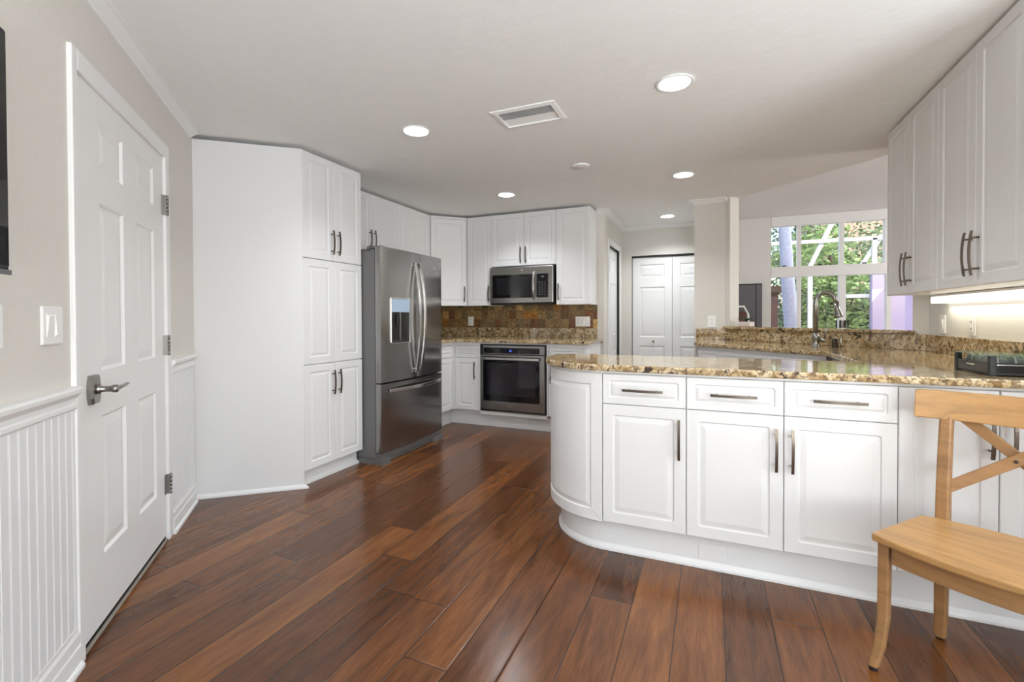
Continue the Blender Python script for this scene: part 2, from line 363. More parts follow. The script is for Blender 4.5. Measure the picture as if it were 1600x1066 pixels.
def ring(x0, x1, z0, z1, y, r=0., k=4, nx=1):
    if r <= 1e-6:
        b = [(x0 + (x1 - x0) * i / nx, y, z0) for i in range(nx)]; t = [(x1 - (x1 - x0) * i / nx, y, z1) for i in range(nx)]
        return b + [(x1, y, z0)] + t + [(x0, y, z1)]
    out = []
    for cx, cz, a0 in ((x0 + r, z0 + r, pi), (x1 - r, z0 + r, 1.5 * pi), (x1 - r, z1 - r, 0), (x0 + r, z1 - r, .5 * pi)):
        for i in range(k + 1):
            a = a0 + .5 * pi * i / k; out.append((cx + r * cos(a), y, cz + r * sin(a)))
    return out
def raised(mb, x0, x1, z0, z1, y0, t=.02, fr=.05, sl=.022):
    spec = [(0, t, .001), (0, .003, .001), (.003, 0, .002), (fr, 0, .012), (fr + .004, .0055, .010), (fr + .009, .006, .008), (fr + .009 + sl, .001, .002)]
    mb.loops([ring(x0 + i, x1 - i, z0 + i, z1 - i, y0 + d, r) for i, d, r in spec])
    return mb
def pull(mb, cx, cz, y0, vert=True, L=.185):
    pts = []; n = 10
    for i in range(n + 1):
        t = -1 + 2 * i / n; a = t * L / 2; o = y0 - (.025 + .009 * (1 - t * t))
        pts.append((cx, o, cz + a) if vert else (cx + a, o, cz))
    mb.bar(pts, .0055, .0032, (1, 0, 0) if vert else (0, 0, 1))
    for sgn in (-1, 1):
        a = sgn * L * .345
        p = (cx, cz + a) if vert else (cx + a, cz)
        mb.tube([(p[0], y0, p[1]), (p[0], y0 - .029, p[1])], .0042, 8)
    return mb
def door(root, x0, x1, z0, z1, handle=None, mat=None, hz=None, fr=.05, name='door', y0=0., L=.185):
    d = raised(MB(), x0 + .0015, x1 - .0015, z0 + .0015, z1 - .0015, y0, fr=fr).build(name, mat or M_['cab'], root)
    if handle:
        hx = {'r': x1 - .03, 'l': x0 + .03, 'c': (x0 + x1) / 2}[handle]
        pull(MB(), hx, hz, y0, handle != 'c', L).build('handle', M_['pull'], d)
    return d
def drawer(root, x0, x1, z0, z1, handle=True, y0=0., hl=.185):
    d = raised(MB(), x0 + .0015, x1 - .0015, z0 + .0015, z1 - .0015, y0, fr=.03, sl=.012).build('drawer_front', M_['cab'], root)
    if handle: pull(MB(), (x0 + x1) / 2, (z0 + z1) / 2, y0, False, hl).build('handle', M_['pull'], d)
    return d
TOE = lambda d: [(-.02, 0), (.014, 0), (.014, .01), (.010, .018), (.004, .026), (0, .032), (0, d), (-.02, d)]

# ------------------------------------------------------------------ setting
CEIL = 2.345
room = [(-3.3, -4.1), (4.3, -4.1), (4.3, 1.75), (5.2, 1.75), (5.2, 9.25), (-3.3, 9.25)]
struct(MB().prism(room, -.12, 0).build('floor', M_['floor']))
# kitchen ceiling with openings for the cans
LIGHTS = [(-.165, 2.48), (-1.705, 2.466), (-1.80, 4.09), (-.205, 4.11), (-.46, 5.72)]
ceil = MB().prism([(-3.3, -4.1), (4.3, -4.1), (4.3, 1.75), (1.45, 1.75), (1.45, 3.95), (.13, 5.27), (.13, 6.35), (-3.3, 6.35)], CEIL, CEIL + .16).build('ceiling', M_['ceil'])
struct(ceil)
cutter = MB()
for x, y in LIGHTS: cutter.lathe([(.076, CEIL - .05), (.076, CEIL + .11)], (x, y, 0), 40)
cutter.box(-1.135, -.81, 2.44, 2.63, CEIL - .05, CEIL + .1)
cut = cutter.build('cutter', M_['ceil'])
bo = ceil.modifiers.new('holes', 'BOOLEAN'); bo.object = cut; bo.operation = 'DIFFERENCE'; bo.solver = 'EXACT'
bpy.context.view_layer.update()
me2 = bpy.data.meshes.new_from_object(ceil.evaluated_get(bpy.context.evaluated_depsgraph_get()))
ceil.modifiers.clear(); ceil.data = me2; bpy.data.objects.remove(cut)
sbox('ceiling_family_room', M_['ceil'], .13, 5.2, 1.75, 9.25, 2.87, 3.0)
# upper fascia above the pass-through on the family-room side
struct(MB().prism([(1.33, 3.95), (1.45, 3.95), (.13, 5.27), (.13, 5.15)], CEIL + .16, 2.87).build('wall_fascia', M_['wallw']))
sbox('wall_fascia_side', M_['wallw'], 1.33, 1.45, 1.75, 3.95, CEIL + .16, 2.87)

# left wall frame: local x = s along the wall, local -y = into the room
LWC = -.785
LWL = (LWC / S2, LWC / S2, 0); LWR = radians(135)
def lw(o): o.location = LWL; o.rotation_euler = (0, 0, LWR); return o
DS0, DS1, DZ = 2.012, 2.945, 2.02
wl = MB().box(-2.6, DS0, 0, .14, 0, CEIL).box(DS1, 3.75, 0, .14, 0, CEIL).box(DS0, DS1, 0, .14, DZ, CEIL).box(DS0 - .1, DS1 + .1, .14, .16, 0, CEIL)
struct(lw(wl.build('wall_left', M_['wall'])))
def beadboard(s0, s1):
    mb = MB(); z0, z1 = .1, .88; pts = []; s = s0
    while s < s1 - .004:
        e = min(s + .041, s1)
        pts += [(s, -.0065), (s + .003, -.009), (e - .007, -.009), (e - .0055, -.0068)]
        if e - s > .03: pts += [(e - .0035, -.0086), (e - .0015, -.0086)]
        s = e
    pts.append((s1, -.009)); n = len(pts)
    vs = [(a, b, z0) for a, b in pts] + [(a, b, z1) for a, b in pts]
    return mb.add(vs, [(i, i + 1, n + i + 1, n + i) for i in range(n - 1)])
for k, (a, b) in enumerate(((-1., 1.972), (3.0, 3.47))):
    struct(lw(beadboard(a, b).build('trim_wainscot', M_['bed'], fix=False)))
    rail = [(0, .868), (.012, .868), (.016, .874), (.016, .886), (.012, .890), (.013, .906), (.022, .916), (.030, .924), (.032, .936), (.027, .944), (0, .944)]
    struct(lw(MB().loops([[(s, -o, z) for o, z in rail] for s in (a, b)]).build('trim_chair_rail', M_['trim'])))
    base = [(0, 0), (.026, 0), (.026, .012), (.021, .02), (.017, .022), (.017, .075), (.014, .082), (.014, .115), (.010, .126), (.010, .142), (0, .15)]
    struct(lw(MB().loops([[(s, -o, z) for o, z in base] for s in (a, b)]).build('baseboard_left', M_['trim'])))
CROWN = [(0, CEIL - .044), (.008, CEIL - .044), (.011, CEIL - .036), (.024, CEIL - .028), (.042, CEIL - .014), (.047, CEIL - .011), (.056, CEIL - .009), (.056, CEIL), (0, CEIL)]
struct(lw(MB().loops([[(s, -o, z) for o, z in CROWN] for s in (-2.6, 3.47)]).build('trim_crown', M_['trim'])))

def six_panel(w, h, t, rows, cols):
    xs = sorted({0., w, *[c for p in cols for c in p]}); zs = sorted({0., h, *[r for p in rows for r in p]}); mb = MB()
    for i in range(len(xs) - 1):
        for j in range(len(zs) - 1):
            a, b, c, d = xs[i], xs[i + 1], zs[j], zs[j + 1]
            if any(abs(a - p[0]) < 1e-6 for p in cols) and any(abs(c - p[0]) < 1e-6 for p in rows):
                sp = [(0, 0), (.010, .009), (.016, .009), (.046, .003)]
                mb.loops([ring(a + i_, b - i_, c + i_, d - i_, y) for i_, y in sp], True, False)
            else: mb.add([(a, 0, c), (b, 0, c), (b, 0, d), (a, 0, d)], [(0, 1, 2, 3)])
    mb.add([(0, 0, 0), (w, 0, 0), (w, t, 0), (0, t, 0), (0, 0, h), (w, 0, h), (w, t, h), (0, t, h)], [(0, 3, 2, 1), (4, 5, 6, 7), (1, 2, 6, 5), (2, 3, 7, 6), (3, 0, 4, 7)])
    return mb
# entry door on the left wall
d1 = bpy.data.objects.new('door_1', None); COL.objects.link(d1); struct(d1)
d1.location = Vector(LWL) + Vector((-cos(radians(45)) * DS0, sin(radians(45)) * DS0, 0)); d1.rotation_euler = (0, 0, LWR)
DW = DS1 - DS0
SX = .018
R6 = [(.250, .774), (.944, 1.573), (1.697, 1.880)]
slab = six_panel(DW - SX - .010, 1.980, .04, R6, [(.168, .392), (.533, .762)]).build('door_slab', M_['trim'], d1); slab.location = (SX, .0, .031)
MB().box(-.040, .0, -.014, .03, 0, DZ + .064).box(DW - .008, DW + .055, -.014, .03, 0, DZ + .064).box(.0, DW - .008, -.014, .03, DZ - .008, DZ + .064).build('door_casing', M_['trim'], d1, .004)
MB().box(0, .012, .03, .14, 0, DZ).box(DW - .012, DW, .03, .14, 0, DZ).box(0, DW, .03, .14, DZ - .012, DZ).build('door_jamb', M_['trim'], d1)
MB().box(.012, DW - .012, .004, .036, .010, .032).build('weather_strip', M_['rubber'], d1)
MB().box(.0, DW - .008, -.006, .03, 0, .010).build('threshold', plain('grey_threshold', lin(150, 140, 130), .5), d1, .003)
for z in (1.762, 1.029, .298):
    h = MB().box(DW - .034, DW - .012, -.0015, .003, z - .052, z + .052).box(DW - .004, DW + .020, -.0160, -.0138, z - .052, z + .052)
    for q in range(5): h.tube([(DW - .0085, -.021, z - .052 + q * .0208), (DW - .0085, -.021, z - .052 + q * .0208 + .0192)], .0058, 10)
    h.box(DW - .0125, DW - .0085, -.02, .0, z - .052, z + .052)
    h.build('hinge', M_['nickel'], d1)
lv = MB(); zc = .914; xcn = .100
prof = [(-.052, .026), (-.030, .034), (0, .037), (.030, .034), (.052, .026)]
front = [(xcn - w, zc + z) for z, w in prof] + [(xcn + w, zc + z) for z, w in prof[::-1]]
lv.loops([[(x, -.0, z) for x, z in front], [(x, -.012, z) for x, z in front], [(xcn + (x - xcn) * .8, -.018, zc + (z - zc) * .92) for x, z in front]])
lv.lathe([(.017, -.016), (.017, -.026), (.011, -.03), (.011, -.06), (.014, -.063), (.0145, -.076), (.010, -.080)], (xcn, 0, zc), 20, 'y')
hd = lv.build('door_handle', M_['nickel'], d1)
MB().tube([(xcn, -.069, zc), (xcn + .03, -.072, zc + .001), (xcn + .075, -.074, zc + .003), (xcn + .118, -.068, zc + .004)], [.0105, .0095, .008, .007], 12, flat=.75).build('lever', M_['nickel'], hd)

# kitchen walls
sbox('wall_kitchen', M_['wall'], -3.36, -3.22, 1.8, 5.08, 0, CEIL)
sbox('wall_back', M_['wall'], -3.36, -1.07, 5.08, 5.22, 0, CEIL)
HDY0, HDY1, HDZ = 5.335, 6.02, 2.0
struct(MB().box(-1.19, -1.07, 5.22, HDY0, 0, CEIL).box(-1.19, -1.07, HDY1, 6.24, 0, CEIL).box(-1.19, -1.07, HDY0, HDY1, HDZ, CEIL).build('wall_hall', M_['wall']))
BX0, BX1, BZ = -.948, .06, 1.965
struct(MB().box(-1.19, BX0, 6.24, 6.36, 0, CEIL).box(BX1, .13, 6.24, 6.36, 0, CEIL).box(BX0, BX1, 6.24, 6.36, BZ, CEIL).box(BX0 - .05, BX1 + .05, 6.36, 6.38, 0, BZ + .1).build('wall_hall_end', M_['wall']))
sbox('wall_column', M_['wall'], -.147, .139, 5.08, 5.22, 0, CEIL)
sbox('wall_divider', M_['wallw'], .05, .13, 5.22, 9.25, 0, 2.87)
# diagonal half wall with the pass-through above it and full-height jambs
def dg(t, off): # t along the diagonal from its left end, off behind its face
    return (.139 + t / S2 + off / S2, 5.081 - t / S2 + off / S2)
DL = (1.33 - .139) * S2
hw = MB().prism([dg(0, 0), dg(DL, 0), dg(DL + .117, .117), dg(-.0, .117)], 0, 1.046)
hw.prism([dg(0, 0), dg(.058, 0), dg(.058, .117), dg(0, .117)], 1.046, CEIL)
hw.prism([dg(DL - .095, 0), dg(DL, 0), dg(DL + .117, .117), dg(DL - .095, .117)], 1.046, CEIL)
struct(hw.build('wall_passthrough', M_['wall']))
struct(MB().prism([(1.33, 3.888), (1.33, 1.75), (1.45, 1.75), (1.45, 3.95), (1.4, 3.99)], 0, CEIL).build('wall_right', M_['wallw']))
# dining room beyond the frame, behind the camera
sbox('wall_dining_front', M_['wallw'], 1.45, 4.3, 1.75, 1.87, 0, 2.87)
struct(MB().box(4.18, 4.3, -4.1, -2.95, 0, CEIL).box(4.18, 4.3, .55, 1.75, 0, CEIL).box(4.18, 4.3, -2.95, .55, 0, .45).box(4.18, 4.3, -2.95, .55, 2.2, CEIL).build('wall_dining_side', M_['wallw']))
struct(MB().box(1.3, 1.6, -4.1, -3.98, 0, CEIL).box(3.8, 4.18, -4.1, -3.98, 0, CEIL).box(1.6, 3.8, -4.1, -3.98, 0, .45).box(1.6, 3.8, -4.1, -3.98, 2.2, CEIL).build('wall_rear', M_['wallw']))
sbox('wall_family_right', M_['wallw'], 5.08, 5.2, 1.87, 9.25, 0, 2.87)
# hall crown, column crown
struct(MB().sweep(CROWN, [(-1.145, 5.08), (-1.07, 5.08), (-1.07, 6.24), (.05, 6.24)]).build('trim_crown_hall', M_['trim']))
struct(MB().sweep(CROWN, [(-.147, 5.22), (-.147, 5.08), (.137, 5.08), dg(.03, 0)]).build('trim_crown_column', M_['trim']))
# hall side door
d2 = bpy.data.objects.new('door_2', None); COL.objects.link(d2); struct(d2); d2.location = (-1.07, HDY0, 0); d2.rotation_euler = (0, 0, radians(90))
w2 = HDY1 - HDY0
s_ = six_panel(w2 - .01, 1.985, .035, R6[:2] + [(1.70, 1.88)], [(.12, .30), (.385, .565)]).build('door_slab', M_['trim'], d2); s_.location = (.004, .03, .006)
MB().box(-.065, 0, -.016, .0, 0, HDZ + .065).box(w2, w2 + .065, -.016, .0, 0, HDZ + .065).box(0, w2, -.016, .0, HDZ, HDZ + .065).build('door_casing', M_['trim'], d2, .003)
MB().box(w2 - .006, w2, .002, .06, 0, HDZ).box(0, w2, .002, .06, HDZ - .007, HDZ).build('door_gap', M_['dark'], d2)
# bifold closet doors at the hall end
d3 = bpy.data.objects.new('door_3', None); COL.objects.link(d3); struct(d3); d3.location = (BX0, 6.24, 0)
bw = (BX1 - BX0 - .012) / 2
lh = BZ - .035
for q in range(2):
    lf = six_panel(bw - .004, lh, .03, [(.12, .78), (.895, 1.545), (1.67, 1.84)], [(.09, bw - .094)]).build('bifold_leaf', M_['trim'], d3); lf.location = (.008 + q * bw, .03, .01)
    if q == 0: MB().lathe([(.007, 0), (.007, -.012), (.015, -.02), (.016, -.028), (.010, -.034), (.0, -.035)], (bw * .53, 0, .838), 18, 'y').build('knob', M_['nickel'], lf)
MB().box(.0, BX1 - BX0, .012, .06, BZ - .02, BZ - .001).box(0, .007, .025, .06, 0, BZ).build('door_track', M_['dark'], d3)

# ------------------------------------------------------------------ pantry
r90 = radians(90)
pan = thing('pantry_cabinet', 'tall white pantry cabinet with six doors beside the steel refrigerator', 'cabinet', (-2.558, 2.357, 0), r90)
PWD = .583
# body in local coords: world (X,Y) -> local (Y-2.357, -(X+2.558))
MB().prism([(.004, .021), (PWD, .021), (PWD, .64), (-.22, .64), (-.40, .48)], .112, 2.32).build('body', M_['cab'], pan)
MB().prism([(0, .0), (.0, .026), (-.402, .507), (-.418, .495)], .0, 2.32).build('side_panel', M_['cab'], pan)
MB().sweep([(0, 0), (.014, 0), (.014, .01), (.008, .022), (0, .028)], [(-.416, .493), (.0, .0), (.006, .03)]).build('base_moulding', M_['cab'], pan)
MB().sweep(TOE(.112), [(.0, .055), (PWD - .012, .055), (PWD - .012, .6)]).build('toe_kick', M_['cab'], pan)
hxs = PWD / 2
for z0, z1, hz in ((.112, .840, .697), (.843, 1.583, None), (1.586, 2.32, 1.72)):
    door(pan, .003, hxs, z0, z1, 'r' if hz else None, hz=hz, L=.178); door(pan, hxs, PWD, z0, z1, 'l' if hz else None, hz=hz, L=.178)

# ------------------------------------------------------------------ refrigerator
fr = thing('refrigerator', 'stainless french-door refrigerator with ice and water dispenser', 'refrigerator', (-2.352, 2.944, 0), r90)
FW = .908
MB().box(.004, FW - .004, .085, .83, .045, 1.70).build('cabinet_shell', M_['fside'], fr, .006)
MB().prism([(.0, .012), (.10, .012), (.125, .06), (FW - .125, .06), (FW - .10, .012), (FW, .012), (FW, .80), (.0, .80)], .0, .04).box(.012, FW - .012, .035, .8, .04, .088).build('base_grille', M_['fside'], fr)
def bow(x): t = (x - FW / 2) / (FW / 2); return .026 * t * t
def bowed(x0, x1, z0, z1, back=.078, n=10, e=.012):
    xs = [x0 + (x1 - x0) * i / n for i in range(n + 1)]
    pl = [(x0, back)] + [(x0, bow(x0) + e)] + [(x0 + e * .35, bow(x0) + e * .3)] + [(x, bow(x)) for x in xs[1:-1]] + [(x1 - e * .35, bow(x1) + e * .3), (x1, bow(x1) + e), (x1, back)]
    return MB().prism(pl, z0, z1, True)
ld = bowed(.002, FW / 2 - .002, .652, 1.73).build('left_door', M_['steel'], fr)
rd = bowed(FW / 2 + .002, FW - .002, .652, 1.73).build('right_door', M_['steel'], fr)
fz = bowed(.002, FW - .002, .098, .640, n=18).build('freezer_drawer', M_['steel'], fr)
for o in (ld, rd, fz):
    for p in o.data.polygons:
        if abs(p.normal.z) > .9: p.use_smooth = False
    o.data.set_sharp_from_angle(angle=radians(35))
MB().box(.006, FW - .006, .076, .09, .09, 1.72).build('door_gasket', M_['black'], fr)
MB().box(.01, .10, .0 + .03, .17, 1.72, 1.738).prism([(.01, .17), (.09, .17), (.09, .26), (.01, .26)], 1.70, 1.72).build('hinge_cover', M_['fside'], fr, .008)
MB().box(FW - .10, FW - .01, .03, .17, 1.72, 1.738).build('hinge_cover', M_['fside'], fr, .008)
for d, x in ((ld, FW / 2 - .038), (rd, FW / 2 + .038)):
    pts = [(x + (.006 if x < FW / 2 else -.006) * abs(t), -.012 - .052 * (1 - t * t), 1.17 + .475 * t) for t in [-1 + i / 8 for i in range(17)]]
    b = MB().bar(pts, .013, .008, (1, 0, 0))
    for s in (-1, 1): b.tube([(x, .004, 1.17 + s * .445), (x, -.022, 1.17 + s * .445)], .010, 10)
    b.build('handle', M_['chrome'], d, .003)
pts = [(FW / 2 + .375 * t, bow(FW / 2 + .375 * t) - .016 - .04 * (1 - t * t), .582 + .0 * t) for t in [-1 + i / 8 for i in range(17)]]
b = MB().bar(pts, .014, .008, (0, 0, 1))
for s in (-1, 1): b.tube([(FW / 2 + s * .35, .03, .582), (FW / 2 + s * .35, -.012, .582)], .010, 10)
b.build('handle', M_['chrome'], fz, .003)
DX0, DX1, DZ0, DZ1 = .108, .352, .955, 1.335
def onbow(mb_pts): return [(x, bow(x) + y, z) for x, y, z in mb_pts]
dm = MB()
dm.loops([onbow(ring(DX0 + i, DX1 - i, DZ0 + i, DZ1 - i, y, r)) for i, y, r in ((0, .004, .012), (0, -.006, .012), (.002, -.008, .011), (.010, -.008, .006), (.012, -.001, .005))], False, False)
disp = dm.build('dispenser', M_['chrome'], ld)
MB().loops([onbow(ring(DX0 + .011, DX1 - .011, 1.215, DZ1 - .011, -.0035)), onbow(ring(DX0 + .011, DX1 - .011, 1.215, DZ1 - .011, .0))], True, True).build('screen', M_['screen'], disp)
MB().loops([onbow(ring(DX0 + .011, DX1 - .011, DZ0 + .011, 1.213, -.0015)), onbow(ring(DX0 + .011, DX1 - .011, DZ0 + .011, 1.213, .001))], True, True).build('recess', M_['black'], disp)
pd = MB().box(.17, .215, .004, .012, 1.10, 1.19); pd.v = [(x, y - .006, z) for x, y, z in pd.v]
pd.build('paddle', plain('dark_grey_plastic', lin(34, 32, 32), .5), disp, .003)
MB().box(DX0 + .012, DX1 - .012, .004, .016, DZ0 + .012, DZ0 + .03).build('drip_tray', plain('tray_grey', lin(50, 50, 52), .4), disp)
MB().box(.715, .775, .010, .016, 1.618, 1.632).build('badge', M_['chrome'], rd)

# ------------------------------------------------------------------ wall cabinets, left and back
UZ0, UZ1 = 1.30, 2.32
def wall_cab(label, loc, rz, w, z0, z1, splits, dep=.305, handles=(), hz=None, L=.178, bot=True):
    c = thing('wall_cabinet', label, 'cabinet', loc, rz)
    MB().box(.0005, w - .0005, .021, dep, z0 + .002, z1).build('body', M_['cab'], c)
    xs = [0] + list(splits) + [w]
    for i in range(len(xs) - 1):
        door(c, xs[i], xs[i + 1], z0, z1, handles[i] if i < len(handles) else None, hz=hz if hz else z0 + .137, L=L)
    return c
wall_cab('white two-door wall cabinet hanging over the refrigerator', (-2.9, 3.05, 0), r90, .834, 1.775, UZ1, [.418], handles='rl', hz=1.894)
wall_cab('white wall cabinet between the over-refrigerator cabinet and the corner cabinet', (-2.9, 3.884, 0), r90, .562, UZ0, UZ1, [.289], handles='rl')
cw = thing('corner_wall_cabinet', 'white diagonal corner wall cabinet with one door and pull', 'cabinet', (-2.9, 4.447, 0), radians(45))
CW_ = .31 * S2
MB().prism([(.0, .006), (.014, .021), (CW_ - .014, .021), (CW_, .006), (CW_ + .222, .226), (CW_ / 2 + .005, .666), (-.218, .222)], UZ0 + .002, UZ1).build('body', M_['cab'], cw)
door(cw, .012, CW_ - .012, UZ0, UZ1 - .028, 'r', hz=1.437, L=.178)
MB().box(.012, CW_ - .012, .004, .02, UZ1 - .026, UZ1).build('filler', M_['cab'], cw)
wall_cab('narrow white single-door wall cabinet left of the microwave', (-2.588, 4.75, 0), 0, .313, UZ0, UZ1, [], handles='r', dep=.325)
wall_cab('short white two-door wall cabinet directly above the microwave', (-2.275, 4.75, 0), 0, .763, 1.735, UZ1, [.39], handles='rl', hz=1.852, dep=.325)
wall_cab('tall white single-door wall cabinet right of the microwave', (-1.512, 4.75, 0), 0, .367, UZ0, UZ1, [], handles='l', dep=.325)

# microwave
mw = thing('microwave', 'stainless over-the-range microwave with black glass door', 'microwave', (-2.272, 4.695, 1.318), 0)
MWW, MH = .742, .402
MB().box(.002, MWW - .002, .03, .375, 0, MH).build('case', M_['black'], mw, .004)
MB().box(0, MWW, .0, .03, .006, MH).build('front_frame', M_['steelx'], mw, .005)
dr = MB().box(.032, .512, -.004, .004, .062, .318).build('door_window', M_['bglass'], mw, .003)
MB().box(.085, .47, -.0055, -.003, .095, .285).build('window_mesh', plain('mesh_screen', lin(26, 26, 29), .12), dr)
MB().box(.556, .692, -.004, .004, .062, .318).build('control_panel', M_['bglass'], mw, .003)
kmt = plain('key_print', lin(62, 62, 66), .4)
for r in range(6):
    for c in range(3): MB().box(.582 + c * .03, .602 + c * .03, -.0052, -.0035, .09 + r * .026, .102 + r * .026).build('button', kmt, mw)
MB().box(.61, .645, -.0055, -.0035, .276, .295).build('clock_display', plain('clock_grey', lin(82, 86, 92), .2), mw)
pts = [(.533, -.012 - .034 * (1 - t * t), .19 + .15 * t) for t in [-1 + i / 6 for i in range(13)]]
b = MB().bar(pts, .011, .006, (1, 0, 0)); b.tube([(.533, 0, .055), (.533, -.018, .055)], .008, 8); b.tube([(.533, 0, .325), (.533, -.018, .325)], .008, 8)
b.build('handle', M_['chrome'], mw, .002)
MB().lathe([(.015, -.001), (.015, -.003), (.0, -.004)], (.385, 0, .36), 20, 'y').build('logo_badge', M_['chrome'], mw)
MB().box(.01, MWW - .01, .0, .2, -.012, .0).build('vent_grille', M_['black'], mw)

# ------------------------------------------------------------------ back base run
BY = 4.41
BZ0, BZS, BZ1 = .17, .732, .862
def base_box(c, w, dep=.64, z0=.17, z1=.902, toe=.075, th=.17):
    MB().box(.0005, w - .0005, .021, dep, z0 + .001, z1).build('body', M_['cab'], c)
    MB().box(.0, w, .005, .0205, z1 - .037, z1).build('top_rail', M_['cab'], c)
    MB().box(0, w, toe, toe + .02, 0, th).build('toe_kick', M_['cab'], c)
lb = thing('base_cabinet', 'white base cabinet tucked in the corner right behind the refrigerator', 'cabinet', (-2.575, 3.868, 0), r90)
base_box(lb, .54)
drawer(lb, .0, .52, BZS + .003, BZ1, False); door(lb, .0, .52, BZ0, BZS, 'l', hz=.6)
nb = thing('base_cabinet', 'narrow white base cabinet with drawer, left of the wall oven', 'cabinet', (-2.572, BY, 0), 0)
base_box(nb, .292)
drawer(nb, .012, .29, BZS + .003, BZ1, False); door(nb, .012, .29, BZ0, BZS, 'r', hz=.60)
MB().box(-.03, .0115, -.016, .02, BZ0, .902).build('filler', M_['cab'], nb)
MB().box(-.085, 0, .075, .095, 0, .17).box(-.085, -.07, -.02, .075, 0, .17).build('toe_kick', M_['cab'], nb)
ob = thing('oven_cabinet', 'white base cabinet that houses the stainless oven', 'cabinet', (-2.28, BY, 0), 0)
MB().box(0, .03, 0, .6, .17, .902).box(.775, .79, 0, .6, .17, .902).box(.03, .775, 0, .6, .888, .902).box(.03, .775, .0, .6, .140, .176).box(.03, .775, .58, .6, .176, .888).build('body', M_['cab'], ob)
MB().box(0, .79, .075, .095, 0, .14).build('toe_kick', M_['cab'], ob)
rb = thing('base_cabinet', 'white base cabinet with drawer, right of the wall oven', 'cabinet', (-1.49, BY, 0), 0)
base_box(rb, .39)
drawer(rb, .003, .36, BZS + .003, BZ1, True, hl=.17); door(rb, .003, .36, BZ0, BZS, 'l', hz=.6)

ov = thing('wall_oven', 'stainless built-in oven with black glass door under the counter', 'oven', (-2.247, BY - .012, .18), 0)
OW, OH = .739, .706
MB().box(0, OW, .0, .03, 0, OH).box(.03, OW - .03, .03, .5, .01, OH - .01).build('case', M_['black'], ov, .005)
MB().box(.045, OW - .012, -.016, .0, .605, OH - .012).build('control_fascia', M_['steelx'], ov, .003)
cp = MB().box(.052, OW - .062, -.019, -.015, .613, OH - .035).build('control_panel', M_['bglass'], ov, .002)
MB().box(.29, .40, -.0205, -.0188, .622, .662).build('display', plain('display_navy', lin(14, 16, 44), .1), cp)
MB().box(.352, .356, -.0212, -.0204, .636, .650).box(.360, .370, -.0212, -.0204, .636, .638).box(.360, .370, -.0212, -.0204, .648, .650).box(.368, .370, -.0212, -.0204, .636, .650).build('clock_digits', M_['digits'], cp)
kmk = plain('key_marks', lin(96, 96, 100), .4)
for i in range(4):
    for j in range(3):
        for x_ in (.17 + i * .02, .45 + i * .04): MB().box(x_, x_ + .011, -.0197, -.0188, .622 + j * .013, .6258 + j * .013).build('touch_key', kmk, cp)
od = MB().box(.012, OW - .012, -.018, .0, .022, .598).build('oven_door', M_['steelx'], ov, .003)
MB().box(.045, OW - .062, -.0205, -.0175, .112, .578).build('door_glass', M_['bglass'], od, .003)
MB().box(.095, OW - .105, -.0215, -.020, .175, .51).build('window', M_['oglass'], od)
pts = [(.042, -.05, .560), (OW - .058, -.05, .560)]
b = MB().bar(pts, .013, .008, (0, 0, 1)); b.box(.05, .075, -.045, -.018, .55, .57).box(OW - .09, OW - .066, -.045, -.018, .55, .57)
b.build('handle', M_['chrome'], od, .003)
MB().box(.02, OW - .02, -.008, .0, .002, .016).build('vent_strip', plain('vent_steel', lin(90, 90, 90), .35, 1.), ov)
MB().box(.335, .38, -.0195, -.0178, .064, .074).build('badge', M_['chrome'], od)

# counters
CT0, CT1 = .902, .934
bc = MB().prism([(-3.215, 3.86), (-2.545, 3.86), (-2.545, BY - .028), (-1.075, BY - .028), (-1.075, 5.078), (-3.215, 5.078)], CT0, CT1).build('countertop', M_['granite'], None, .004)
tag(bc, 'speckled gold granite countertop running over the oven and corner base cabinets', 'countertop')
MB().box(-3.215, -1.142, 5.055, 5.079, CT1, 1.043).box(-3.215, -3.19, 3.86, 5.055, CT1, 1.043).build('backsplash', M_['granite'], bc, .002)
tl = MB().box(-3.2, -1.142, 5.066, 5.079, 1.043, 1.2995).box(-3.218, -3.206, 3.87, 5.06, 1.043, 1.2985).box(-2.27, -1.516, 5.068, 5.079, 1.2995, 1.32).build('tile_backsplash', M_['tile'])
tag(tl, 'brown slate mosaic tile backsplash under the back wall cabinets', 'backsplash')

def plate(label, loc, rz, w, h, gangs, kind, name, cat, mat='white'):
    p = thing(name, label, cat, loc, rz)
    MB().loops([ring(-w / 2 + i, w / 2 - i, -h / 2 + i, h / 2 - i, y, .004) for i, y in ((0, 0), (0, -.004), (.004, -.0065))]).build('cover_plate', M_[mat], p)
    for g in range(gangs):
        cx = (g - (gangs - 1) / 2) * .046
        if kind[g] == 's':
            k = MB().box(cx - .016, cx + .016, -.008, -.006, -.034, .034); k.add([(cx - .014, -.008, -.031), (cx + .014, -.008, -.031), (cx + .014, -.008, .031), (cx - .014, -.008, .031), (cx - .014, -.0125, -.029 if g % 2 else .029), (cx + .014, -.0125, -.029 if g % 2 else .029)], [(0, 1, 5, 4), (2, 3, 4, 5), (0, 4, 3), (1, 2, 5)])
            k.build('rocker', M_['white'], p)
        else:
            MB().box(cx - .017, cx + .017, -.0085, -.006, -.035, .035).build('socket_face', M_['white'], p)
            for z in (-.019, .019):
                for q in (-.0065, .0065): MB().box(cx + q - .0015, cx + q + .0015, -.0092, -.0084, z - .006, z + .006).build('slot', M_['dark'], p)
    return p
plate('white single outlet on the slate tile near the refrigerator', (-2.712, 5.065, 1.12), 0, .072, .112, 1, 'o', 'wall_outlet', 'outlet')
plate('wide white switch and outlet plate on the slate tile near the hallway', (-1.303, 5.065, 1.118), 0, .165, .112, 3, 'oss', 'switch_plate', 'switch')
plate('white outlet on the beige column above the granite', (.016, 5.079, 1.118), 0, .075, .118, 1, 'o', 'wall_outlet', 'outlet')
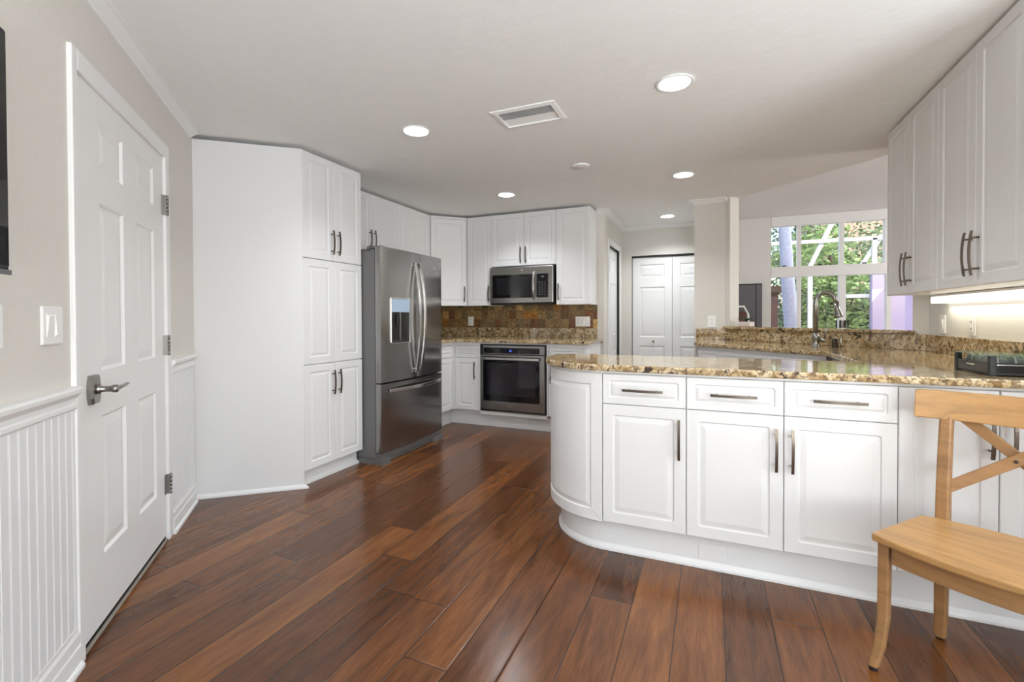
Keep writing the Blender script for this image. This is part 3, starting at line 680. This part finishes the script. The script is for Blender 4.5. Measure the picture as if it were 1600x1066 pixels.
plate('white light switch on the right wall near the pass-through corner', (1.329, 3.69, 1.115), -r90, .075, .115, 1, 's', 'light_switch', 'switch')
plate('pale outlet on the right wall between the light switch and coffee drawer', (1.329, 3.34, 1.115), -r90, .075, .115, 1, 'o', 'wall_outlet', 'outlet', 'wallw')
def onleft(s, off, z): return (LWC / S2 + off / S2 - s / S2, LWC / S2 + off / S2 + s / S2, z)
plate('white double rocker light switch on the beige wall left of the door', onleft(1.853, .001, 1.149), LWR, .117, .117, 2, 'ss', 'light_switch', 'switch')
plate('white plate at the very edge of the picture below the television', onleft(1.556, .001, 1.149), LWR, .117, .117, 2, 'ss', 'light_switch', 'switch')
for x, nm in ((-2.77, 'black puck light under the corner wall cabinet'), (-2.44, 'black puck light under the narrow wall cabinet left of the microwave')):
    pk = MB().lathe([(.034, 1.301), (.034, 1.289), (.028, 1.285)], (x, 4.92, 0), 24).build('puck_light', M_['black']); tag(pk, nm, 'light')

# ------------------------------------------------------------------ peninsula
PY = 2.265
PZ0, PZS, PZ1 = .162, .744, .893
PB = .906
def pen_unit(label, x0, x1, name='base_cabinet', dep=.56):
    c = thing(name, label, 'cabinet', (x0, PY, 0), 0); w = x1 - x0
    MB().box(.0005, w - .0005, .021, dep, .172, PB - .001).build('body', M_['cab'], c)
    MB().box(0, w, .006, .021, PZ1 + .001, PB - .001).build('top_rail', M_['cab'], c)
    MB().loops([[(x, .06 - o, z) for o, z in TOE(.172)] for x in (.0, w)]).build('toe_kick', M_['cab'], c)
    return c, w
c1, w = pen_unit('white peninsula cabinet with one drawer, next to the curved end', -.486, -.100)
drawer(c1, 0, w, PZS, PZ1); door(c1, 0, w, PZ0, PZS, 'r', hz=.604)
c2, w = pen_unit('white peninsula cabinet with two drawers over two doors', -.100, .681)
drawer(c2, 0, .39, PZS, PZ1); door(c2, 0, .39, PZ0, PZS, 'r', hz=.60); drawer(c2, .39, w, PZS, PZ1); door(c2, .39, w, PZ0, PZS, 'l', hz=.60)
bp_ = MB().box(.053, .165, .056, .0605, .044, .105).build('access_plate', M_['cab'], c2, .001)
c3, w = pen_unit('white peninsula cabinet with two full-height doors behind the chair', .681, 1.325)
door(c3, 0, .30, PZ0, PZ1, 'r', hz=.735); door(c3, .30, .60, PZ0, PZ1, 'l', hz=.735)
MB().box(.6015, w, .0, .021, PZ0, PZ1).build('filler', M_['cab'], c3)
# curved end
CR, CCX, CCY = .37, -.486, PY + .37
ce = thing('curved_end_cabinet', 'white curved end cabinet closing the left end of the peninsula', 'cabinet', (CCX, CCY, 0), 0)
def arc(r, a0, a1, n): return [(r * cos(a0 + (a1 - a0) * i / n), r * sin(a0 + (a1 - a0) * i / n)) for i in range(n + 1)]
A0, A1 = -pi / 2, -pi
BK = PY + .56 - CCY
MB().prism(arc(CR - .021, A0, A1, 16) + [(-CR + .021, BK), (0, BK)], .172, PB - .001).build('body', M_['cab'], ce)
MB().prism(arc(CR - .006, A0, A1, 24) + arc(CR - .03, A1, A0, 24), PZ1 + .001, PB - .001).build('top_rail', M_['cab'], ce)
rings = []
for i in range(25):
    a = A0 + (A1 - A0) * i / 24
    rings.append([((CR - .06 + o) * cos(a), (CR - .06 + o) * sin(a), z) for o, z in TOE(.172)])
rings.append([(-(CR - .06 + o), BK, z) for o, z in TOE(.172)])
MB().loops(rings).build('toe_kick', M_['cab'], ce)
def curved_door(r, x0, x1, z0, z1, fr=.055, sl=.022, t=.02, nx=26):
    spec = [(0, t), (0, .003), (.003, 0), (fr, 0), (fr + .004, .0055), (fr + .009, .006), (fr + .009 + sl, .001)]
    mb = MB(); ls = []
    for i, d in spec:
        ls.append([((r - y) * cos(A0 - x / r), (r - y) * sin(A0 - x / r), z) for x, y, z in ring(x0 + i, x1 - i, z0 + i, z1 - i, d, 0, nx=nx)])
    mb.loops(ls, False, False)
    k = len(ls[0]); o = len(mb.v) - k
    # ring order: bottom nx+1 points (0..nx), then top from right to left
    for j in range(nx):
        mb.f.append((o + j, o + j + 1, o + nx + 1 + (nx - j - 1), o + nx + 1 + (nx - j))); mb.sm.append(False)
    return mb
LA = CR * pi / 2
cdr = curved_door(CR, .002, LA - .002, PZ0 - .004, PZ1).build('door', M_['cab'], ce)
cdr.data.set_sharp_from_angle(angle=radians(20)) if False else None
hm = MB(); aa = A0 - (LA + .012) / CR
pts = [(-CR - (.025 + .009 * (1 - t * t)), .06, .70 + .0925 * t) for t in [-1 + i / 5 for i in range(11)]]
hm.bar(pts, .0055, .0032, (0, 1, 0))
for s in (-1, 1): hm.tube([(-CR, .06, .70 + s * .064), (-CR - .029, .06, .70 + s * .064)], .0042, 8)
MB().box(-CR, -CR + .02, .002, BK, PZ0, PZ1).build('side_door', M_['cab'], ce).name = 'side_door'
hm.build('handle', M_['pull'], ce)

# granite on the peninsula, the right run and the diagonal sink run (one continuous top)
PF = PY - .027
cr = .397
outer = [(CCX + x, CCY + y) for x, y in arc(cr, -pi / 2, -pi, 20)]
outer += [(CCX - cr + .17 + .17 * cos(a), PY + .60 - .17 + .17 * sin(a)) for a in [pi - i * pi / 2 / 10 for i in range(0, 11)]]
RX = .70
poly = [(1.31, PF)] + outer + [(RX, PY + .60), (RX, 3.61), (-.13, 4.44), (-.13, 5.058), (.128, 5.058), (1.31, 3.876)]
ct = MB().prism(poly, PB, PB + .031).build('countertop', M_['granite'], None, .006)
tag(ct, 'speckled gold granite countertop on the curved peninsula and sink run', 'countertop')
CTP = PB + .031
bs = MB().prism([(-.13, 5.058), (.139, 5.058), (1.309, 3.888), (1.309, 2.25), (1.328, 2.25), (1.328, 3.884), (.139, 5.078), (-.13, 5.078)], CTP, 1.047).build('backsplash', M_['granite'], ct, .002)
lg = MB().prism([dg(.0, -.04), dg(DL - .075, -.04), dg(DL - .115, .19), dg(.06, .19), dg(.06, -.001), dg(.0, -.001)], 1.0475, 1.071).build('bar_ledge', M_['granite'], None, .004)
tag(lg, 'narrow granite bar ledge capping the half wall at the pass-through', 'ledge')
# sink base cabinets (diagonal) and right run
def dsb(label, t0, t1, nm='sink_base_cabinet'):
    P = Vector((-.10, 4.45)); dx = Vector((1, -1)).normalized()
    p = P + dx * t0
    c = thing(nm, label, 'cabinet', (p.x, p.y, 0), radians(-45)); w = t1 - t0
    MB().box(.0005, w - .0005, .021, .56, .17, PB - .001).build('body', M_['cab'], c)
    MB().box(0, w, .07, .09, 0, .17).build('toe_kick', M_['cab'], c)
    MB().box(0, w, .006, .021, .877, PB - .001).build('top_rail', M_['cab'], c)
    drawer(c, 0, w, .744, .875, False); door(c, 0, w / 2, .17, .742, 'r', hz=.6); door(c, w / 2, w, .17, .742, 'l', hz=.6)
    return c
dsb('narrow white base cabinet at the left end of the sink run', .0, .25)
dsb('white sink base cabinet in the middle of the diagonal sink run', .25, .70)
dsb('white base cabinet at the right end of the diagonal sink run', .70, 1.14)
rr = thing('base_cabinet', 'white base cabinet under the right counter between sink run and peninsula', 'cabinet', (RX + .03, 3.60, 0), -r90)
MB().prism([(0.03, .021), (.76, .021), (.76, .57), (.03, .57)], .17, PB - .001).build('body', M_['cab'], rr)
MB().box(.03, .76, .07, .09, 0, .17).build('toe_kick', M_['cab'], rr)
drawer(rr, .03, .70, .744, .893, True); door(rr, .03, .365, .17, .742, 'r', hz=.6); door(rr, .365, .70, .17, .742, 'l', hz=.6)

# faucet
fx, fy = .735, 4.13
fa = thing('faucet', 'bronze gooseneck pull-down kitchen faucet in front of the window', 'faucet', (fx, fy, CTP), radians(-20))
MB().lathe([(.030, 0), (.030, .006), (.024, .012), (.023, .055), (.027, .062), (.027, .085), (.019, .098), (.016, .105)], (0, 0, 0), 24).build('base', M_['nickel'], fa)
pts = [(0, 0, .1), (0, 0, .33)] + [(.062 - .062 * cos(a), 0, .335 + .075 * sin(a)) for a in [pi * i / 12 for i in range(1, 11)]] + [(.131, 0, .325)]
MB().tube(pts, .0155, 14).build('spout', M_['nickel'], fa)
MB().tube([(.129, 0, .335), (.134, 0, .29), (.146, 0, .235), (.150, 0, .222)], [.0165, .018, .029, .030], 16).build('spray_head', M_['nickel'], fa)
MB().tube([(.02, 0, .055), (.05, 0, .05), (.062, 0, .055)], [.016, .017, .018], 12).tube([(.055, 0, .06), (.072, 0, .155)], [.006, .0055], 8).build('lever', M_['nickel'], fa)
sd = thing('soap_dispenser', 'short dark bronze soap dispenser right beside the faucet', 'soap dispenser', (fx + .118, fy - .035, CTP), 0)
MB().lathe([(.024, 0), (.024, .004), (.021, .008), (.021, .06), (.012, .066), (.0, .067)], (0, 0, 0), 20).build('body', plain('oiled_bronze', lin(62, 54, 44), .35, .8), sd)
MB().tube([(.036, 0, .0), (.036, 0, .07)], .006, 10).build('edge_highlight', M_['chrome'], sd)  # chrome rod in place of the glint along the dispenser's edge

# ------------------------------------------------------------------ right wall cabinets and light
RWX, RUZ0, RUZ1 = 1.045, 1.296, 2.332
for lab, y0 in (('far pair of white wall cabinet doors on the right wall, nearest the window', 3.69), ('near white wall cabinet on the right wall, cut by the picture edge', 2.97)):
    c = thing('wall_cabinet', lab, 'cabinet', (RWX, y0, 0), -r90)
    MB().box(.0005, .7195, .021, .284, RUZ0 + .002, RUZ1).build('body', M_['cab'], c)
    for i in range(2): door(c, .36 * i, .36 * (i + 1), RUZ0, RUZ1, 'rl'[i], hz=1.435, L=.19)
ul = thing('under_cabinet_light', 'white glowing strip light under the right wall cabinets', 'light', (1.25, 3.64, 1.25), -r90)
MB().box(0, 1.2, .0, .075, .034, .045).build('housing', M_['white'], ul)
MB().loops([ring(0, 1.2, -.006, .034, 0, .012), ring(0, 1.2, -.006, .034, .07, .012)]).build('diffuser', M_['tube'], ul)
area('strip_glow', (1.29, 3.05, 1.235), (1.22, 3.05, .9), 1.1, .05, 1.6, (1, .93, .72))

# ------------------------------------------------------------------ coffee pod drawer
rk = thing('coffee_pod_organizer', 'black coffee pod drawer with clear glass top on the granite', 'storage drawer', (.988, 2.352, CTP), radians(4))
RW_, RD_, RH_ = .312, .24, .082
MB().box(.004, RW_ - .004, .004, RD_ - .004, .004, .024).box(.004, RW_ - .004, RD_ - .012, RD_ - .004, .012, .05).build('tray', M_['black'], rk)
MB().box(.02, RW_ - .02, .003, .012, .012, .05).build('drawer_front', plain('gloss_black', lin(24, 24, 23), .12), rk, .002)
MB().box(.02, RW_ - .02, .0005, .0035, .041, .045).build('drawer_lip', M_['chrome'], rk)
MB().box(.003, .012, .016, RD_ - .016, .012, .05).build('side_panel', plain('bronze_black', lin(58, 52, 42), .15), rk)
MB().box(.0022, .0034, .105, .155, .033, .038).build('lettering_strip', plain('pale_print', lin(210, 205, 190), .4), rk)
for x, y in ((0, 0), (RW_ - .02, 0), (0, RD_ - .018), (RW_ - .02, RD_ - .018)):
    MB().box(x, x + .02, y, y + .018, 0, RH_ - .005).build('corner_post', M_['black'], rk, .002)
MB().box(-.003, RW_ + .003, -.003, RD_ + .003, RH_ - .005, RH_).build('glass_top', M_['rackglass'], rk)
podm = None
for i in range(5):
    for j in range(4):
        wx = .050 + i * .053; wy = .040 + j * .053
        p = Matrix.Rotation(radians(4), 3, 'Z') @ Vector((wx, wy, 0))
        if podm is None:
            pm = MB().lathe([(.016, -.021), (.0215, .015), (.0238, .016), (.0238, .019), (.0205, .0205), (0, .021)], (0, 0, 0), 20).build('coffee_pod', M_['foil']); podm = pm; o = pm
        else: o = podm.copy(); COL.objects.link(o)
        o.location = (.988 + p.x, 2.352 + p.y, CTP + .0485); o.rotation_euler = (0, radians(-84), radians(4))
        tag(o, 'silver foil coffee pod inside the black pod drawer under glass', 'coffee pod', 'coffee pods in the glass-topped drawer')

# ------------------------------------------------------------------ television
tv = thing('television', 'black television edge on the left wall', 'television', onleft(1.527, .062, 1.278), LWR)
MB().box(-1.0, 0, -.0, .03, .012, .60).build('back_shell', M_['black'], tv, .004)
MB().box(-.992, -.008, -.003, .001, .022, .592).build('screen', M_['bglass'], tv)
MB().box(-1.0, 0, -.004, .002, 0, .012).build('bottom_bezel', M_['fside'], tv)
MB().box(-.6, -.4, .03, .061, .2, .4).build('wall_mount', M_['dark'], tv)

# ------------------------------------------------------------------ ceiling fixtures
LB = ['recessed ceiling light nearest the camera, above the peninsula', 'recessed ceiling light in front of the pantry cabinet', 'recessed ceiling light near the corner wall cabinet and microwave', 'recessed ceiling light in front of the column and pass-through', 'small recessed ceiling light in the hallway before the closet doors']
for (x, y), lab in zip(LIGHTS, LB):
    r = thing('recessed_light', 'round white ' + lab, 'ceiling light', (x, y, CEIL), 0, 'recessed ceiling lights')
    MB().lathe([(.074, .0), (.092, -.001), (.094, -.004), (.088, -.007), (.078, -.006), (.074, -.001)], (0, 0, 0), 40, cap=False).build('trim_ring', M_['white'], r)
    MB().lathe([(.0745, .0), (.060, .062)], (0, 0, 0), 40, cap=False).build('reflector', M_['white'], r, fix=False)
    MB().lathe([(.064, .065), (.064, .070), (.0, .071)], (0, 0, 0), 40).build('lens', M_['lens'], r)
    area('can_lamp', (x, y, CEIL + .058), (x, y, 0), .10, .10, 14, (.92, .965, 1), 'DISK')
vt = thing('ceiling_vent', 'white rectangular air vent with long louvres in the ceiling', 'vent', (-.972, 2.535, CEIL), 0)
fm = MB().loops([[(x * a, y * b, z) for x, y in ((-1, -1), (1, -1), (1, 1), (-1, 1))] for a, b, z in ((.194, .126, -.0005), (.192, .124, -.006), (.165, .097, -.012), (.163, .095, .0))], False, False)
fm.build('frame', M_['white'], vt, fix=False)
for i in range(9):
    y = -.085 + i * .0212; ang = radians(-14 if i > 4 else 48)
    s = MB(); cy, cz = y, -.001
    a = Vector((0, cos(ang), sin(ang))) * .0115
    s.add([(-.163, cy - a.y, cz - a.z), (.163, cy - a.y, cz - a.z), (.163, cy + a.y, cz + a.z), (-.163, cy + a.y, cz + a.z), (-.163, cy - a.y + .001, cz - a.z + .0015), (.163, cy - a.y + .001, cz - a.z + .0015), (.163, cy + a.y + .001, cz + a.z + .0015), (-.163, cy + a.y + .001, cz + a.z + .0015)],
          [(0, 1, 2, 3), (4, 7, 6, 5), (0, 4, 5, 1), (2, 6, 7, 3), (0, 3, 7, 4), (1, 5, 6, 2)])
    s.build('louvre', M_['white'], vt)
MB().box(-.163, .163, -.095, .095, .06, .07).build('duct_liner', M_['dark'], vt)
sm = thing('ceiling_disc', 'small flat white disc cover on the ceiling beyond the vent', 'cover', (-.925, 3.54, CEIL), 0)
MB().lathe([(.0, -.012), (.058, -.012), (.066, -.008), (.068, 0)], (0, 0, 0), 36).build('disc_cover', M_['ceil'], sm)

# ------------------------------------------------------------------ chair
CH = radians(-32)
ch = thing('dining_chair', 'light oak cross-back dining chair standing in front of the peninsula', 'chair', (.488, 1.858, 0), CH)
def curve_y(u, y0, b): t = (u - .276) / .276; return y0 + b * (1 - t * t)
pts = [(0.552 * i / 14, curve_y(.552 * i / 14, 0, -.052)) for i in range(15)]
pts2 = [(.502 - .452 * i / 14, curve_y(.502 - .452 * i / 14, .289, .06)) for i in range(15)]
MB().prism(pts + pts2, .432, .458).build('seat', M_['wood'], ch, .006)
ap = lambda u0, u1, y0, y1, b0, b1: [[(u0 + (u1 - u0) * i / 10, curve_y(u0 + (u1 - u0) * i / 10, y0, b0)) for i in range(11)] + [(u1 + (u0 - u1) * i / 10, curve_y(u1 + (u0 - u1) * i / 10, y1, b1)) for i in range(11)]][0]
MB().prism(ap(.05, .502, .03, .052, -.045, -.045), .368, .432).build('front_apron', M_['woodr'], ch, .002)
MB().prism(ap(.1, .452, .29, .31, .045, .045), .375, .432).build('rear_apron', M_['woodr'], ch, .002)
MB().prism([(.03, .05), (.05, .05), (.11, .30), (.09, .30)], .375, .432).build('side_apron', M_['woodr'], ch, .002)
MB().prism([(.522, .05), (.502, .05), (.442, .30), (.462, .30)], .375, .432).build('side_apron', M_['woodr'], ch, .002)
for s, u in ((-1, .026), (1, .526)):
    px = lambda d: u + s * d
    l = MB().bar([(px(0), .04, .436), (px(0), .038, .30), (px(.0), .034, .18), (px(.008), .026, .08), (px(.022), .014, .008)], [.0165, .0165, .016, .015, .0135], [.0165, .0165, .016, .015, .0135], (1, 0, 0)).build('front_leg', M_['woodr'], ch, .007)
    MB().lathe([(.012, 0), (.012, .008)], (px(.022), .014, 0), 12).build('foot_pad', M_['rubber'], l)
for s, u in ((-1, .104), (1, .448)):
    l = MB().bar([(u + s * .016, .392, .008), (u + s * .010, .372, .12), (u + s * .004, .350, .28), (u, .340, .44), (u, .348, .58), (u, .366, .72), (u, .382, .815)], [.0165, .018, .019, .0195, .019, .0185, .018], [.0165, .018, .019, .0195, .019, .0185, .018], (1, 0, 0)).build('rear_leg', M_['woodr'], ch, .007)
    MB().lathe([(.012, 0), (.012, .008)], (u + s * .016, .392, 0), 12).build('foot_pad', M_['rubber'], l)
us = [.022 + .508 * i / 16 for i in range(17)]
rings = [[(x, curve_y(x, .352, .05) + dy, z) for dy, z in ((0, .800), (-.022, .801), (-.010, .900), (.012, .901))] for x in us]
MB().loops(rings).build('top_rail', M_['wood'], ch, .004)
def brace(u0, z0, u1, z1, off):
    n = 12; P = []
    for i in range(n + 1):
        t = i / n; u = u0 + (u1 - u0) * t; z = z0 + (z1 - z0) * t
        P.append((u, .345 + (z - .46) * .12 + off + .03 * (1 - ((u - .276) / .2) ** 2), z))
    dirv = Vector((u1 - u0, 0, z1 - z0)).normalized(); side = Vector((-dirv.z, 0, dirv.x))
    return MB().bar(P, .018, .0065, side)
MB.build(brace(.135, .815, .452, .545, .012), 'cross_brace', M_['woodr'], ch, .003)
br = MB.build(brace(.092, .548, .43, .815, -.010), 'cross_brace', M_['woodr'], ch, .003)
for u, z in ((.108, .560), (.273, .690)):
    MB().lathe([(.006, 0), (.006, -.003), (.004, -.0045)], (u, .345 + (z - .46) * .12 - .016 + .03 * (1 - ((u - .276) / .2) ** 2), z), 12, 'y').build('bolt', M_['pull'], br)

# ------------------------------------------------------------------ family room beyond the pass-through
FY = 9.1
GX0, GX1 = .968, 4.6
struct(MB().box(.13, GX0, FY, FY + .14, 0, 2.87).box(GX1, 5.2, FY, FY + .14, 0, 2.87).box(GX0, GX1, FY, FY + .14, 2.80, 2.87).build('wall_far', M_['wallw']))
w1 = bpy.data.objects.new('window_1', None); COL.objects.link(w1); struct(w1); w1.location = (0, FY, 0)
fm = MB().box(GX0, GX1, -.012, .0, 2.70, 2.868).box(GX0, GX1, .0, .10, 2.70, 2.80).box(GX0, GX1, -.01, .10, 1.835, 2.01).box(GX0, GX1, .0, .1, 0, .10)
for a, b in ((1.352, 1.412), (1.952, 2.012), (2.545, 2.64), (3.25, 3.33), (3.95, 4.02)): fm.box(a, b, 0, .1, 2.01, 2.70)
for a, b in ((1.356, 1.412), (1.945, 2.04), (2.572, 2.64), (3.25, 3.33), (3.95, 4.02)): fm.box(a, b, 0, .1, .10, 1.835)
fm.build('window_frame', M_['trim'], w1, .004)
MB().box(GX0 + .01, GX1 - .01, .05, .056, .1, 2.70).build('window_pane', M_['glass'], w1)
for x in (1.16, 1.68, 2.28): MB().box(x - .03, x + .03, -.012, .0, 2.012, 2.03).build('window_latch', M_['dark'], w1)
for x in (1.905, 1.962, 2.024, 2.062): MB().box(x - .008, x + .008, -.05, -.002, .96, 1.10).build('door_handle', M_['dark'], w1, .003)
tc = thing('tall_cabinet', 'dark grey tall cabinet against the far white wall', 'cabinet', (.36, FY - .08, 0), 0)
MB().box(0, .463, .012, .079, 0, 1.733).build('body', M_['dark'], tc)
MB().box(.0, .365, 0, .012, .02, 1.71).build('door', M_['dgrey'], tc, .003)
MB().box(.375, .452, 0, .012, .02, 1.71).build('side_door', M_['dgrey'], tc, .003)
# potted orchid on the ledge
pp = dg(.176, .085)
po = thing('potted_orchid', 'potted orchid with dark leaves on the bar ledge by the column', 'plant', (pp[0], pp[1], 1.0712), radians(-45))
MB().loops([ring(-.062, .062, 0, .052, 0, 0)], False, False) if False else None
MB().box(-.066, .066, -.035, .035, 0, .046).build('planter', M_['pot'], po, .006)
for k, a in enumerate([10, 60, 120, 165, 200, 300, 345]):
    a = radians(a); L = .075 + .02 * (k % 3); P = []
    for i in range(7):
        t = i / 6; P.append((cos(a) * L * t, sin(a) * L * .5 * t, (.046 + .10 * t - .075 * t * t)))
    MB().bar(P, [.005, .012, .016, .017, .015, .010, .002], .002, (-sin(a), cos(a), 0)).build('leaf', M_['plant'], po)
# lounge chair in the far room, only its bent frame and back show
lc = thing('patio_chair', 'white bent-frame armchair in front of the dark grey cabinet', 'chair', (.40, 8.3, 0), 0)
for x in (-.22, .18):
    MB().tube([(x, -.25, 0), (x, -.25, .55), (x, -.2, .6), (x, .15, .6), (x, .22, .55), (x, .3, 0)], .015, 8).build('side_frame', M_['white'], lc)
MB().tube([(-.22, .1, .42), (-.22, .28, 1.2), (-.18, .3, 1.33), (.12, .3, 1.33), (.18, .27, 1.2), (.18, .1, .42)], .017, 8).build('back_frame', M_['white'], lc)
MB().box(-.21, .17, -.24, .14, .38, .44).build('seat', M_['hut'], lc, .01)
MB().add([(-.2, .12, .46), (.16, .12, .46), (.16, .27, 1.25), (-.2, .27, 1.25), (-.2, .15, .46), (.16, .15, .46), (.16, .30, 1.25), (-.2, .30, 1.25)], [(0, 1, 2, 3), (4, 7, 6, 5), (0, 4, 5, 1), (1, 5, 6, 2), (2, 6, 7, 3), (3, 7, 4, 0)]).build('backrest', M_['hut'], lc)

# ------------------------------------------------------------------ outdoors
gr = struct(MB().box(-14, 22, 9.26, 40, -.2, -.06).build('ground', M_['grass']))
pa = struct(MB().box(-4, 8, 9.26, 13.2, -.06, -.02).build('patio', M_['patio']))
def tree(label, x, y, h, rx, rz, n, mat, leaf=.16, cat='tree', name='tree', group='trees beyond the patio'):
    t = thing(name, label, cat, (x, y, -.06), 0, group)
    MB().tube([(0, 0, 0), (.06, .02, h * .35), (-.03, 0, h * .8)], [.11, .08, .04], 8).build('trunk', M_['bark'], t)
    mb = MB(); cz = h - rz; clumps = [Vector((random.gauss(0, .5) * rx, random.gauss(0, .4) * rx, cz + random.uniform(-.95, .8) * rz)) for _ in range(26)]
    for i in range(n):
        c = random.choice(clumps); d = Vector((random.gauss(0, 1), random.gauss(0, 1), random.gauss(0, 1))).normalized() * random.uniform(.2, 1) ** .5 * rx * .42
        p = c + d; p.z = max(.15, p.z)
        a = Vector((random.gauss(0, 1), random.gauss(0, 1), random.gauss(0, .6))).normalized(); b = a.cross(Vector((random.gauss(0, 1), random.gauss(0, 1), random.gauss(0, 1)))).normalized()
        l = leaf * random.uniform(.6, 1.3)
        mb.add([p - a * l * .5, p + b * l * .22, p + a * l * .5, p - b * l * .22], [(0, 1, 2, 3)])
    mb.build('foliage', mat, t, fix=False)
    return t
TL = [('bushy lime green tree behind the middle window pane', 2.75, 13.6, 3.4, 1.1, 1.6, 4200, 'leaf2'),
      ('grey green tree behind the left window panes', 1.5, 15.5, 5.0, 1.5, 2.5, 4600, 'leaf3'),
      ('tall green tree filling the middle upper pane', 2.5, 17.0, 6.4, 1.8, 3.1, 5200, 'leaf1'),
      ('tall green tree behind the right window panes', 4.7, 16.8, 3.9, 1.9, 2.0, 5600, 'leaf1'),
      ('low green shrub at the foot of the right window pane', 3.75, 14.0, 2.2, 1.0, 1.1, 4200, 'leaf3'),
      ('broad green tree at the far right of the window', 9.4, 19.0, 6.0, 2.2, 3.0, 5000, 'leaf1'),
      ('grey green tree at the far left, mostly behind the white wall', -.6, 17.0, 5.6, 2.0, 2.8, 4000, 'leaf3')]
for l, x, y, h, rx, rz, n, m in TL: tree(l, x, y, h, rx, rz, n, M_[m])
pt = thing('palm_trunk', 'pale leaning palm trunk seen through the left window panes', 'tree', (1.62, 11.2, -.02), 0)
MB().tube([(0, 0, 0), (-.04, 0, .9), (-.13, 0, 2.0), (-.2, 0, 3.4), (-.2, 0, 4.6)], [.15, .14, .125, .11, .10], 14).build('trunk', M_['trunk'], pt)
for k in range(9):
    a = 2 * pi * k / 9; P = [(-.2 + cos(a) * 1.5 * t, sin(a) * 1.5 * t, 4.6 + .8 * t - 1.3 * t * t) for t in [i / 7 for i in range(8)]]
    MB().bar(P, [.03, .12, .17, .18, .16, .12, .07, .01], .004, (-sin(a), cos(a), 0)).build('frond', M_['leaf1'], pt)
ln = thing('lanai_frame', 'white metal patio enclosure frame outside the windows', 'frame', (0, 12.4, -.02), 0)
for nm, P, r in (('post', [(2.096, 0, 0), (2.096, 0, 2.34)], .045), ('post', [(3.29, 0, 0), (3.29, 0, 2.88)], .04), ('beam', [(.2, 0, 2.88), (4.6, 0, 2.88)], .04), ('brace', [(2.096, .09, 2.30), (2.60, .09, 3.45)], .045), ('beam', [(2.78, .085, 1.63), (3.3, .085, 1.63)], .04), ('brace', [(3.05, .09, 2.25), (3.45, .09, 2.95)], .04)):
    MB().bar(P, r, r, (0, 1, 0)).build(nm, M_['white'], ln)
ew = thing('house_wing', 'stucco wall of the house wing, coloured lavender for shade, at the right of the window', 'building', (0, 0, -.02), 0)
MB().box(2.95, 6.0, 11.2, 11.4, 0, 2.08).build('wall', M_['stucco'], ew)
MB().box(2.93, 6.0, 11.17, 11.43, 2.08, 2.14).build('coping', M_['white'], ew)
nh = thing('neighbour_house', 'peach house rising behind the trees at the upper right window pane', 'building', (0, 22.5, -.06), 0)
MB().box(4.2, 11.0, 0, 5, 0, 6.2).build('wall', M_['peach'], nh)
MB().prism([(3.8, -.5), (11.4, -.5), (11.4, 5.5), (3.8, 5.5)], 6.2, 6.4).build('roof', M_['bark'], nh)
bh = thing('reflection_hut', 'dark brown hut shape standing in for a reflection in the lowest left window pane', 'hut', (1.2, 12.6, -.02), 0)  # invented hut in place of a brown reflection in the glass
MB().box(-.3, .28, 0, 1.2, 0, 1.75).build('body', M_['hut'], bh)
MB().prism([(-.45, -.12), (.36, -.12), (.36, 1.3), (-.45, 1.3)], 1.75, 1.9).build('roof', M_['bark'], bh)
MB().box(-.3, .5, -.25, 0, .85, .92).build('counter', M_['patio'], bh)
